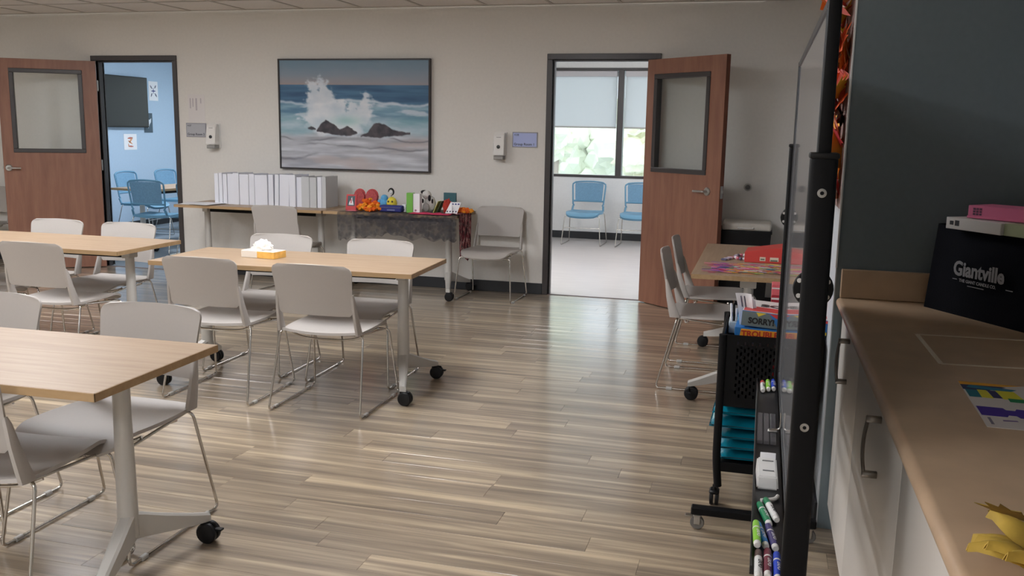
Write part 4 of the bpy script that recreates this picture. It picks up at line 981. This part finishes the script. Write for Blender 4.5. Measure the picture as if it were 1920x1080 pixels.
# board games and other things in the top basket
def gbox(name, x, y, z, w, d, h, rz, label, m, faces=None, tilt=0):
    t = empty(name, (x, y, z), rz, label, 'board game' if 'game' in label else 'box'); t.rotation_euler[1] = tilt
    bm = new(); box(bm, -w / 2, w / 2, -d / 2, d / 2, 0, h, .0015); obj('carton', bm, m, t); return t
m_gblue = M('game_blue', (44, 120, 190), .4)
g1 = gbox('game_box', 2.005, -4.33, .6785, .29, .26, .055, R_(-2), 'blue game box lettered TROUBLE in the cart', m_gblue)
bm = new(); prism(bm, [(-.125, .016), (.06, .012), (.065, .046), (-.12, .05)], .1302, .1308, FRONT); obj('yellow_band', bm, M('game_orange', (240, 164, 40), .4), g1)
text('lettering', 'TROUBLE', .033, M('game_red', (196, 56, 40), .4), g1, T(-.118, -.1309, .020) @ FRONT, bold=.0012, sx=1.02)
m_white_g = M('game_white', (226, 222, 220), .4)
g2 = gbox('game_box', 2.05, -4.335, .7345, .33, .265, .062, R_(-3), 'grey and blue game box lettered SORRY! on the cart', m_gblue, tilt=R_(3))
bm = new(); prism(bm, [(-.1645, .002), (-.02, .002), (-.06, .060), (-.1645, .060)], .1327, .1333, FRONT); obj('grey_panel', bm, M('game_grey', (112, 124, 126), .4), g2)
bm = new(); prism(bm, [(-.02, .002), (.1645, .002), (.1645, .014), (.02, .02)], .1327, .1333, FRONT); prism(bm, [(-.10, .044), (-.07, .060), (-.11, .060)], .1334, .1338, FRONT); obj('yellow_stripe', bm, M('game_yellow', (236, 206, 60), .4), g2)
bm = new(); prism(bm, [(-.06, .060), (-.03, .044), (.1645, .05), (.1645, .060)], .1327, .1333, FRONT); obj('red_stripe', bm, M('game_red2', (214, 60, 62), .4), g2)
text('lettering', 'SORRY!', .033, M('game_black', (20, 20, 24), .4), g2, T(-.138, -.134, .014) @ FRONT, bold=.0015, sx=.92)
bm = new(); box(bm, -.164, .164, -.131, .131, .0622, .0634); obj('lid_top', bm, m_white_g, g2)
bm = new(); prism(bm, [(-.16, -.13), (.16, -.10), (.16, -.05), (-.16, -.02)], .0635, .0640); obj('lid_red', bm, M('game_red2'), g2)
bm = new(); prism(bm, [(-.05, -.128), (.03, -.10), (.14, -.12), (.12, -.129)], .0641, .0645); obj('lid_orange', bm, M('game_orange'), g2)
text('lettering', 'SORRY!', .075, M('game_black'), g2, T(-.10, -.01, .0642), bold=.003)
for k, (z, lab) in enumerate(((.701, 'lower red box standing behind the SORRY! game'), (.80, 'upper pinkish red box behind the SORRY! game'))):
    g = gbox('red_game_box', 2.08, -4.135, .679 if k == 0 else .827, .17, .10, .147 if k == 0 else .045, 0, lab, M('pinkred_%d' % k, ((176, 40, 54), (214, 96, 104))[k], .45))
    bm = new(); box(bm, -.085, .085, -.0512, -.0502, (.13, .028)[k], (.138, .034)[k]); obj('stripe', bm, m_white_g, g)
t = empty('curled_leaflets', (1.912, -4.41, .679), R_(-10), 'white printed leaflets curling up beside the game boxes', 'leaflet')
for k in range(3):
    bm = new(); shell(bm, lambda u, v: ((u - .5) * .052 * (1 + .25 * v) - .012 + .006 * k - .02 * v * v, .012 * math.sin(u * 3.1) + .012 * k, .02 + v * (.165 - .012 * k)), 8, 10, .0006); obj('sheet', bm, m_paper, t, 60)
    if k == 0:
        bm = new()
        for a in (.3, .55): tube(bm, [((a - .5) * .052 - .012 - .02 * v * v - .003, .012 * math.sin(a * 3.1) - .0018, .02 + v * .165) for v in (.66, .75, .84, .93)], .0022, 6)
        obj('print_bar', bm, m_inkg, t)
t = empty('pencil_box', (1.862, -4.27, .679), 0, 'clear tray of white and dark pens at the cart corner', 'pen tray')
bm = new(); box(bm, -.035, .035, -.06, .06, 0, .05, .003); obj('tray', bm, M('cloudy_plastic', (176, 190, 196), .3), t)
for k in range(6):
    bm = new(); cyl(bm, (-.024 + k * .0095, -.05 + .01 * (k % 3), .05), (-.03 + k * .012, -.04 + .02 * (k % 2), .125 - .01 * (k % 3)), .0045, 8); obj('pen', bm, [m_paper, m_black, m_paper, M('pen_blue', (100, 160, 200), .5), m_paper, M('pen_brown', (110, 90, 76), .5)][k], t, 50)
bm = new(); box(bm, -.03, .03, -.05, .05, 0, .16, .003); 
t = obj('red_pack', bm, M('red_pack', (196, 30, 40), .5), None, None, (2.04, -4.46, .447)); tag(t, 'red pack glimpsed through the slots of the cart panel', 'box')
m_pouch = M('teal_vinyl', (12, 124, 146), .22, var=.06, scale=20, bump=.1, coat=.5)
for k, (z, h, dx, lab) in enumerate(((.172, .040, .004, 'bottom'), (.213, .044, .0, 'second from the bottom'), (.258, .040, .004, 'third from the bottom'), (.299, .048, -.034, 'fourth from the bottom'), (.348, .066, -.024, 'top'))):
    t = empty('teal_pouch', (1.985 + dx, -4.32, z), R_(rs.uniform(-2, 2)), 'glossy teal pouch on the lower cart shelf, %s of the stack' % lab, 'pouch', 'teal pouches stacked in the cart')
    def pp(u, v, h=h):
        x = (u - .5) * .34; y = (v - .5) * .36; e = min(1, 4.5 * min(u, 1 - u)) ** .5 * min(1, 4.5 * min(v, 1 - v)) ** .5
        return (x, y, h * .5 + h * .5 * e * (1 + .08 * math.sin(9 * u + 5 * v)) - .003)
    bm = new(); N = 14; A = [[bm.verts.new(pp(i / N, j / N)) for j in range(N + 1)] for i in range(N + 1)]
    B = [[bm.verts.new((A[i][j].co.x, A[i][j].co.y, max(0, h - A[i][j].co.z) * .98)) for j in range(N + 1)] for i in range(N + 1)]
    for i in range(N):
        for j in range(N):
            bm.faces.new((A[i][j], A[i + 1][j], A[i + 1][j + 1], A[i][j + 1])); bm.faces.new((B[i][j], B[i][j + 1], B[i + 1][j + 1], B[i + 1][j]))
    bmesh.ops.remove_doubles(bm, verts=bm.verts, dist=.0002); obj('bag', bm, m_pouch, t, 60)
    bm = new(); tube(bm, [(-.16, -.172, h * .5), (.16, -.172, h * .5)], .003, 6); obj('zip', bm, M('teal_zip', (8, 70, 86), .5), t)

# ------------------------------------------------------------------ rolling whiteboard
XWB = 2.034
wb = empty('rolling_whiteboard', (0, 0, 0), 0, 'double-sided rolling whiteboard seen edge-on with black posts', 'whiteboard')
YN, YFp, ZB0, ZB1 = -6.40, -4.80, .645, 1.75
m_wbs = M('whiteboard_face', (206, 208, 212), .08, spec=.6, coat=.6)
bm = new(); box(bm, XWB - .006, XWB + .006, YN + .05, YFp - .05, ZB0 + .012, ZB1 - .012); obj('panel', bm, m_wbs, wb)
m_alu = M('dark_trim', (64, 65, 69), .35, .6)
for q in ((YN + .036, YFp - .036, ZB0 - .004, ZB0 + .014), (YN + .036, YFp - .036, ZB1 - .014, ZB1 + .004), (YN + .036, YN + .052, ZB0 + .014, ZB1 - .014), (YFp - .052, YFp - .036, ZB0 + .014, ZB1 - .014)):
    bm = new(); box(bm, XWB - .0095, XWB + .0095, *q, .002); obj('panel_trim', bm, m_alu, wb)
for yp in (YN, YFp):
    nm = 'post'
    p = empty('post'); p.parent = wb
    bm = new(); box(bm, XWB - .022, XWB + .027, yp - .024, yp + .024, .09, 1.468, .008, 3); obj('sleeve', bm, m_black, p, 40)
    bm = new(); box(bm, XWB - .010, XWB + .014, yp - .012, yp + .012, 1.40, 1.756, .004, 2); obj('inner_tube', bm, m_black, p, 40)
    bm = new(); box(bm, XWB - .024, XWB + .029, yp - .026, yp + .026, 1.462, 1.474, .004, 2); obj('collar', bm, m_blackp, p, 40)
    bm = new(); lathe(bm, [(.004, .026), (.036, .026), (.038, .029), (.036, .033), (.004, .033)], (XWB + .002, yp, 1.213), 26, 'Y'); obj('pivot_disc', bm, m_blackp, p, 40)
    for a in (35, 145, 215, 325):
        bm = new(); lathe(bm, [(.0045, .0235), (.0045, .0258)], (XWB + .002 + .0325 * math.cos(R_(a)), yp, 1.213 + .026 * math.sin(R_(a))), 10, 'Y'); obj('screw', bm, m_white, p)
    for z in (1.40, .95):
        bm = new(); lathe(bm, [(.0085, -.0242), (.0085, -.0268), (.0035, -.0272)], (XWB + .002, yp, z), 16, 'Y'); obj('bolt', bm, m_steel, p, 40)
        bm = new(); lathe(bm, [(.0038, -.0271), (.0034, -.0276)], (XWB + .002, yp, z), 8, 'Y'); obj('bolt_socket', bm, m_black, p)
    ft = empty('foot'); ft.parent = wb
    bm = new(); box(bm, 1.74, 2.20, yp - .02, yp + .02, .062, .092, .004); obj('foot_bar', bm, m_black, ft)
    for x in (1.765, 2.175):
        bm = new(); lathe(bm, [(.010, -.009), (.0245, -.009), (.027, -.005), (.027, .005), (.0245, .009), (.010, .009)], (x, yp, .027), 22, 'Y'); obj('caster_wheel', bm, M('caster_grey', (120, 118, 116), .35, .4), ft, 40)
        bm = new(); box(bm, x - .012, x + .012, yp - .016, yp - .0115, .022, .058, .002); box(bm, x - .012, x + .012, yp + .0115, yp + .016, .022, .058, .002); box(bm, x - .016, x + .016, yp - .016, yp + .016, .052, .062, .003); box(bm, x - .046, x - .012, yp - .012, yp + .012, .05, .055, .002); obj('caster_fork', bm, m_steel, ft)
bm = new(); box(bm, XWB - .012, XWB + .016, YN, YFp, .585, .612, .003); obj('cross_rail', bm, m_black, wb)
m_tray = M('tray_black', (30, 30, 33), .3)
bm = new(); box(bm, 1.952, XWB - .010, YN + .02, YFp - .05, .612, .618, .001); box(bm, 1.952, 1.956, YN + .02, YFp - .05, .618, .632, .001); obj('tray', bm, m_tray, wb)
t = empty('board_clip', (XWB - .011, -5.50, .70), 0, 'grey clip holding on the whiteboard frame above the tray', 'clip')
bm = new(); tube(bm, fillet([(0, 0, .0), (0, 0, -.05), (-.03, 0, -.055)], .01), .006, 8, flat=.4); box(bm, -.035, -.005, -.012, .012, -.06, -.052, .003); obj('clip', bm, m_steel, t, 40)
# markers
ZM = .6186
def marker(p, q, cap, body, z, label, lab=None):
    a = Vector((p[0], p[1], 0)); b = Vector((q[0], q[1], 0)); d = (b - a).normalized(); L = .121
    t = empty('dry_erase_marker', (a.x, a.y, z + .0086), math.atan2(d.y, d.x), label, 'marker', 'dry erase markers in the whiteboard tray')
    bm = new(); lathe(bm, [(.0068, 0), (.0076, .004), (.0084, .034)], axis='X', seg=16); obj('cap', bm, M('mk_' + cap, MC[cap], .35), t, 40)
    bm = new(); lathe(bm, [(.0084, .0343), (.0084, .108)], axis='X', seg=16); obj('barrel', bm, M('mk_' + body, MC[body], .35), t, 40)
    bm = new(); lathe(bm, [(.0078, .1083), (.0074, .118), (.006, .121)], axis='X', seg=16); obj('end_plug', bm, m_white, t, 40)
    bm = new(); lathe(bm, [(.00855, .036), (.00855, .042)], axis='X', seg=16); obj('ring', bm, m_white, t, 40)
    text('lettering', 'EXPO', .0115, M('mk_ink', (24, 24, 30), .5) if body == 'white' else m_white, t, T(.052, 0, 0), depth=.0002, bold=.0003, bend=.0086, sx=1.25)
    return t
MC = dict(green=(30, 132, 86), dkgreen=(20, 90, 74), lime=(140, 206, 60), blue=(34, 130, 206), purple=(74, 66, 120), maroon=(120, 50, 66), royal=(36, 72, 196), white=(232, 232, 230), brown=(90, 66, 58), red=(196, 60, 60))
marker((1.969, -6.033), (1.992, -6.15), 'green', 'green', ZM, 'green marker leaning left at the top of the near marker pile')
marker((1.984, -6.006), (2.010, -6.13), 'green', 'white', ZM + .002, 'white marker with a green cap at the top of the near pile')
marker((1.966, -6.152), (1.985, -6.272), 'blue', 'blue', ZM, 'light blue marker in the near marker pile')
marker((1.989, -6.156), (2.006, -6.285), 'purple', 'purple', ZM, 'purple marker in the near marker pile')
marker((1.962, -6.175), (1.966, -6.30), 'lime', 'lime', ZM + .012, 'lime green marker at the outer edge of the tray')
marker((1.969, -6.30), (1.9695, -6.42), 'brown', 'white', ZM, 'white marker with a brown tip below the lime green one')
marker((1.988, -6.288), (1.988, -6.42), 'maroon', 'maroon', ZM, 'maroon marker at the bottom of the near pile')
marker((2.0065, -6.30), (2.0075, -6.43), 'royal', 'royal', ZM, 'royal blue marker beside the near post')
marker((1.972, -4.885), (1.974, -5.0), 'red', 'white', ZM, 'white marker with a red cap at the far end of the tray')
marker((1.991, -4.865), (1.993, -5.0), 'lime', 'lime', ZM, 'lime green marker at the far end of the tray')
marker((2.0095, -4.855), (2.0105, -5.0), 'royal', 'royal', ZM, 'royal blue marker at the far end of the tray')
t = empty('board_eraser', (1.988, -5.865, ZM), R_(2), 'white wedge-shaped eraser holder in the whiteboard tray', 'eraser')
bm = new(); MM = Matrix(((1, 0, 0, 0), (0, 0, -1, 0), (0, 1, 0, 0), (0, 0, 0, 1)))
vs = [bm.verts.new(q) for q in ((-.029, -.05, 0), (.026, -.05, 0), (.026, .06, 0), (-.029, .06, 0), (-.027, -.046, .034), (.022, -.046, .034), (.022, .05, .052), (-.027, .05, .052))]
for q in ((0, 3, 2, 1), (4, 5, 6, 7), (0, 1, 5, 4), (1, 2, 6, 5), (2, 3, 7, 6), (3, 0, 4, 7)): bm.faces.new([vs[i] for i in q])
bmesh.ops.bevel(bm, geom=list(bm.edges), offset=.004, segments=2, affect='EDGES'); obj('body', bm, M('eraser_white', (222, 222, 220), .35), t, 40)
sl = math.atan2(.018, .096); bm = new()
for y in (-.018, .03): box(bm, -.014, .014, y - .0015, y + .0015, .0385 + (y + .018) * .1875 + .0003, .0405 + (y + .018) * .1875 + .0006)
obj('slot', bm, M('eraser_slot', (110, 110, 110), .5), t)
bm = new(); box(bm, -.018, .022, .062, .066, 0, .07, .001, M4=RX(R_(-12))); obj('back_card', bm, m_paper, t)
for k in range(3):
    bm = new(); box(bm, -.008, .008, -.14, .14, 0, .012, .002)
    tag(obj('clear_sleeve', bm, M('clear_plastic', (120, 118, 122), .12, spec=.8, alpha=.45), None, None, (1.967 + k * .019, -5.42, ZM)), ['clear plastic sleeve in the tray, outermost of three', 'clear plastic sleeve in the tray, middle of three', 'clear plastic sleeve in the tray, against the board'][k], 'sleeve', 'clear sleeves in the whiteboard tray')
t = empty('tray_hook', (1.995, -5.985, ZM), 0, 'white curved hook lying in the tray above the markers', 'hook')
bm = new(); tube(bm, fillet([(-.022, -.018, .006), (.012, .0, .006), (.018, .022, .006)], .012), .005, 8); obj('hook', bm, m_white, t, 40)

# ------------------------------------------------------------------ counter
XC, ZC = 2.22, .914
YE = -8.9
bm = new(); prof = []
for a in range(0, 181, 15): prof.append((XC + .019 - .019 * math.sin(R_(a)), ZC - .019 + .019 * math.cos(R_(a))))
prof += [(XA - .001, ZC - .038), (XA - .001, ZC)]
MM = Matrix(((1, 0, 0, 0), (0, 0, 1, 0), (0, 1, 0, 0), (0, 0, 0, 1)))
prism(bm, prof, YE, YA - .001, MM); ctop = obj('countertop', bm, m_lam, None, 40); tag(ctop, 'brown speckled laminate countertop with a rounded front edge', 'countertop')
bm = new(); box(bm, XC + .01, XA - .001, YA - .02, YA - .0005, ZC + .0005, ZC + .108, .003); tag(obj('backsplash', bm, m_lam), 'brown laminate backsplash strip on the teal wall', 'backsplash')
XF = 2.245
seams = [YA - .012, -5.32, -6.24, -7.16, -8.08, -8.88]
nms = ['farthest, against the teal wall', 'second from the teal wall', 'third from the teal wall', 'fourth from the teal wall, beside the camera', 'last one behind the camera']
for i, (b1, a1) in enumerate(zip(seams, seams[1:])):
    t = empty('base_cabinet', (XF, a1, 0), 0, 'white base cabinet under the counter, ' + nms[i], 'cabinet', 'white base cabinets')
    w = b1 - a1
    bm = new(); box(bm, .019, XA - XF - .003, .001, w - .001, .1, ZC - .039); obj('carcass', bm, m_cab, t)
    bm = new(); box(bm, .07, XA - XF - .003, .001, w - .001, 0, .1); obj('toe_kick', bm, m_base, t)
    bm = new(); box(bm, 0, .018, .0025, w - .0025, .105, ZC - .046, .003, 2); d = obj('door', bm, m_cab, t, 40)
    hy = {0: -5.0, 1: -5.895, 2: -6.815, 3: -7.73, 4: -8.5}[i] - a1
    bm = new()
    tube(bm, fillet([(-.030 - .008 * math.sin(math.pi * k / 10), hy, .675 + k * .0155) for k in range(11)], .005, 2), .0065, 8, flat=.75)
    for z in (.682, .823): box(bm, -.036, .001, hy - .0075, hy + .0075, z - .008, z + .008, .002)
    obj('handle', bm, M('brushed_nickel', (150, 146, 140), .32, .9), d, 50)
# tape outline on the counter
t = empty('tape_outline', (0, 0, ZC), 0, 'rectangle of pale tape stuck on the countertop', 'tape')
m_tape = M('pale_tape', (232, 220, 200), .5)
q = [(2.41, -5.255), (2.415, -5.63), (2.755, -5.60), (2.73, -5.235)]
for (xa, ya), (xb, yb) in zip(q, q[1:] + q[:1]):
    d = Vector((xb - xa, yb - ya)); n = Vector((-d.y, d.x)).normalized() * .0065
    bm = new(); prism(bm, [(xa - n.x, ya - n.y), (xb - n.x, yb - n.y), (xb + n.x, yb + n.y), (xa + n.x, ya + n.y)], .0003, .0008); obj('tape_strip', bm, m_tape, t)
# jigsaw coloured sheet
t = empty('puzzle_picture', (2.41, -6.185, ZC + .0005), R_(-2), 'sheet coloured in yellow, green and purple jigsaw shapes on the counter', 'drawing')
bm = new(); box(bm, 0, .30, 0, .375, 0, .0012); obj('sheet', bm, M('drawing_paper', (212, 204, 200), .7), t)
PZ = [([(0, .30), (.05, .30), (.10, .345), (.045, .375), (0, .375)], (44, 50, 90)), ([(.0, .345), (.09, .35), (.14, .373), (.0, .374)], (236, 170, 50)), ([(.01, .32), (.1, .305), (.12, .33), (.02, .345)], (44, 120, 150)),
      ([(.004, .235), (.03, .235), (.03, .30), (.004, .30)], (40, 116, 130)), ([(.03, .235), (.055, .235), (.05, .305), (.03, .305)], (222, 210, 60)), ([(.055, .24), (.075, .24), (.07, .305), (.052, .305)], (54, 50, 96)),
      ([(.075, .235), (.12, .235), (.11, .31), (.07, .31)], (222, 214, 60)), ([(.085, .215), (.135, .215), (.13, .245), (.085, .245)], (36, 132, 84)), ([(.14, .20), (.26, .205), (.27, .30), (.20, .28), (.14, .265)], (214, 196, 30)), ([(.15, .165), (.27, .17), (.27, .215), (.155, .205)], (30, 128, 90)),
      ([(.16, .12), (.24, .115), (.26, .16), (.17, .165)], (210, 206, 70)), ([(.004, .085), (.055, .085), (.06, .10), (.075, .10), (.08, .085), (.135, .085), (.13, .15), (.085, .155), (.08, .14), (.062, .14), (.058, .155), (.004, .155)], (70, 44, 150)),
      ([(.13, .075), (.155, .08), (.165, .125), (.14, .15)], (40, 44, 80)), ([(.17, .03), (.21, .02), (.23, .06), (.18, .07)], (206, 50, 70)), ([(.012, .02), (.018, .02), (.018, .07), (.012, .07)], (130, 124, 140)), ([(.04, .05), (.07, .055), (.068, .062), (.04, .058)], (120, 100, 150)), ([(.21, .30), (.29, .30), (.29, .345), (.24, .35)], (150, 150, 196)), ([(.22, .23), (.29, .225), (.29, .29), (.25, .28)], (40, 60, 120))]
for k, (poly, c) in enumerate(PZ):
    bm = new(); prism(bm, poly, .0012 + .00003 * k, .0015 + .00003 * k); obj('puzzle_piece', bm, M('puzzle_%d' % k, c, .6), t)
# tote bag
m_bag = M('navy_canvas', (9, 11, 20), .9, spec=.2, var=.1, scale=140, bump=.15)
t = empty('tote_bag', (0, 0, ZC), 0, 'black shopping bag lettered Giantville in the counter corner', 'bag')
u = Vector((.23, -.37, 0)).normalized(); n = Vector((u.y, -u.x, 0)); n = n if n.x < 0 else -n      # n: towards the viewer
P0 = Vector((2.507, -4.742, 0)); LW = .455
def bagpt(a, h, back):
    # a along the front, h height, back 0..1
    fr = P0 + u * (LW * a * (1 - .05 * h) + .02 * h); p = fr + Vector((0, 0, .298 * h - .012 * math.sin(math.pi * a) * (h > .99)))
    dep = (.055 + .045 * a) * (1 - .25 * h)
    p = p - n * dep * back + n * .016 * math.sin(math.pi * a) * math.sin(math.pi * min(1, h)) * (1 - back) - n * .012 * h
    return p
bm = new(); NA, NH = 12, 10
loop = [(a / NA, 0) for a in range(NA + 1)] + [(1, .5)] + [(1 - a / NA, 1) for a in range(NA + 1)] + [(0, .5)]
rings = []
for j in range(NH + 1): rings.append([bm.verts.new(bagpt(a, j / NH, bk)) for a, bk in loop])
for a_, b_ in zip(rings, rings[1:]):
    for k in range(len(loop)): bm.faces.new((a_[k], a_[(k + 1) % len(loop)], b_[(k + 1) % len(loop)], b_[k]))
bm.faces.new(rings[0]); obj('body', bm, m_bag, t, 50)
bm = new()
for bk in (0, 1): tube(bm, fillet([bagpt(.28, .82, bk) + n * (.004 if bk == 0 else -.004), bagpt(.28, 1.02, bk), bagpt(.34, 1.10, .5), bagpt(.66, 1.10, .5), bagpt(.72, 1.02, bk), bagpt(.72, .82, bk) + n * (.004 if bk == 0 else -.004)], .05, 4), .009, 6, flat=.35)
bm.free()
ux, uz = u, Vector((0, 0, 1))
def bagM(a, h, off=.0205): 
    p = bagpt(a, h, 0) + n * off; return Matrix(((u.x, 0, n.x, p.x), (u.y, 0, n.y, p.y), (0, 1, 0, p.z), (0, 0, 0, 1)))
m_ltr = M('bag_lettering', (150, 150, 152), .7)
text('lettering', 'Giantville', .066, m_ltr, t, bagM(.30, .47, .012), depth=.0004, bold=.0022, sx=.86)
text('lettering', 'THE GIANT CANDLE CO.', .0145, m_ltr, t, bagM(.37, .40, .011), depth=.0004, bold=.0003, sx=.95)
for a, h, w in ((.30, .415, .02), (.80, .405, .028), (.46, .365, .07)):
    Mx = bagM(a, h, .011); bm = new(); prism(bm, [(0, 0), (w, 0), (w, .0025), (0, .0025)], 0, .0006, Mx); obj('underline', bm, m_ltr, t)
# boxes on the bag
t = empty('white_carton', (2.70, -4.955, ZC + .292), math.atan2(u.y, u.x) + R_(2), 'flat white carton lying on top of the black bag', 'box')
bm = new(); box(bm, -.175, .05, -.085, .06, 0, .038, .0015); obj('carton', bm, M('white_carton_stock', (216, 212, 208), .5), t)
bm = new(); box(bm, -.158, -.142, -.0857, -.0851, .014, .027); box(bm, -.136, -.118, -.0857, -.0851, .012, .030); obj('print', bm, M('carton_print', (40, 40, 46), .6), t)
bm = new(); box(bm, .052, .20, -.075, .06, 0, .038, .0015); obj('green_end', bm, M('white_carton_green', (176, 186, 150), .5), t)
t = empty('pink_carton', (2.735, -4.935, ZC + .332), math.atan2(u.y, u.x) + R_(14), 'flat pink carton on top of the white carton', 'box')
bm = new(); box(bm, -.135, .14, -.07, .06, 0, .042, .0015); obj('carton', bm, M('pink_carton_stock', (226, 120, 158), .5), t)
bm = new(); box(bm, -.137, .142, -.072, .062, 0, .008, .0015); obj('lid_flap', bm, M('pink_carton_stock'), t)
for k in range(9):
    bm = new(); box(bm, -.117 + (k % 3) * .011, -.109 + (k % 3) * .011, -.0710, -.0702, .011 + (k // 3) * .0085, .0175 + (k // 3) * .0085); obj('print', bm, M('carton_print2', (96, 60, 84), .6), t)
# autumn bundle at the corner of the counter
def leaf_poly(s, k=0):
    base_ = [(0, -.5), (.08, -.25), (.42, -.32), (.30, -.08), (.55, .12), (.28, .16), (.30, .42), (.10, .30), (0, .62), (-.10, .30), (-.30, .42), (-.28, .16), (-.55, .12), (-.30, -.08), (-.42, -.32), (-.08, -.25)]
    oval = [(0, -.6), (.14, -.35), (.22, 0), (.15, .35), (0, .65), (-.15, .35), (-.22, 0), (-.14, -.35)]
    return [(x * s, y * s) for x, y in (base_ if k == 0 else oval)]
m_yl = M('silk_yellow', (192, 160, 66), .7, var=.25, scale=20); m_ol = M('silk_olive', (140, 112, 24), .7, var=.3, scale=30); m_pk = M('silk_pink', (206, 96, 88), .7); m_plaid = M('plaid_dark', (60, 60, 72), .85, var=.5, scale=24)
t = empty('autumn_bundle', (2.368, -6.905, ZC), 0, 'bundle of yellow silk leaves with a plaid ribbon at the counter edge', 'decoration')
rl = random.Random(2)
for k in range(24):
    a = R_(20 + k * 15); r0 = .055 + .02 * rl.random(); Mx = T(r0 * math.cos(a), r0 * math.sin(a), .022 + .02 * rl.random()) @ RZ(a - R_(90)) @ RX(R_(rl.uniform(5, 34)))
    bm = new(); shell(bm, lambda u_, v_: Mx @ Vector(((u_ - .5) * .06 * math.sin(math.pi * min(.97, v_ + .06)), v_ * .085 - .02, .014 * math.sin(v_ * 3) - .05 * (u_ - .5) ** 2)), 6, 8, .0012); obj('petal', bm, m_yl if k % 7 else m_pk, t, 60)
bm = new(); prism(bm, leaf_poly(.085), -.0006, .0006, T(-.045, .175, .026) @ RZ(R_(150)) @ RX(R_(32))); obj('olive_leaf', bm, m_ol, t)
bm = new(); prism(bm, leaf_poly(.06), -.0006, .0006, T(.03, .16, .03) @ RZ(R_(20)) @ RX(R_(40))); obj('olive_leaf', bm, m_ol, t)
bm = new(); shell(bm, lambda u_, v_: ((u_ - .5) * .13 + .03, (v_ - .5) * .09, .07 + .022 * math.sin(u_ * 7) * math.cos(v_ * 4)), 16, 10, .002); obj('plaid_ribbon', bm, m_plaid, t, 60)
bm = new(); blob(bm, (.03, 0, .035), .045, 3, .2, 4, (1, 1, .8)); obj('heart', bm, M('silk_red', (170, 50, 50), .8), t, 60)

# ------------------------------------------------------------------ paper leaf collage on the right wall
t = empty('leaf_collage', (XR, 0, 0), 0, 'wall collage of red, orange and yellow paper leaves beside the teal wall', 'collage')
bm = new(); box(bm, -.003, -.0005, YA + .006, -4.05, 1.24, 2.25); obj('backing_paper', bm, M('collage_backing', (150, 128, 124), .8), t)
LC = [(244, 136, 44), (232, 70, 50), (250, 206, 60), (246, 156, 100), (190, 52, 60), (240, 210, 190), (236, 104, 60), (60, 46, 42), (252, 180, 70), (236, 130, 124)]
rl = random.Random(11)
for k in range(130):
    z = rl.uniform(1.27, 2.2); y = YA + .05 + .45 * rl.random() ** 1.4; s = rl.uniform(.09, .17)
    tl = rl.uniform(8, 50)
    Mx = T(-.006 - .0004 * k - .02 * math.sin(R_(tl)), y, z) @ RZ(R_(90)) @ RX(R_(90)) @ RZ(rl.uniform(0, 6.28)) @ RX(R_(tl * rl.choice((-1, 1)))) 
    bm = new(); prism(bm, leaf_poly(s, k % 2), -.0004, .0004, Mx); obj('paper_leaf', bm, M('leafpaper_%d' % (k % 10), LC[k % 10], .7), t)

bm = new(); box(bm, XR - .0025, XR + .0045, YA - .0025, YA + .002, ZC + .11, HC, .001); struct(obj('trim_3', bm, M('corner_bead', (226, 226, 226), .5)), 'white corner bead beside the paper leaf collage', 'trim')
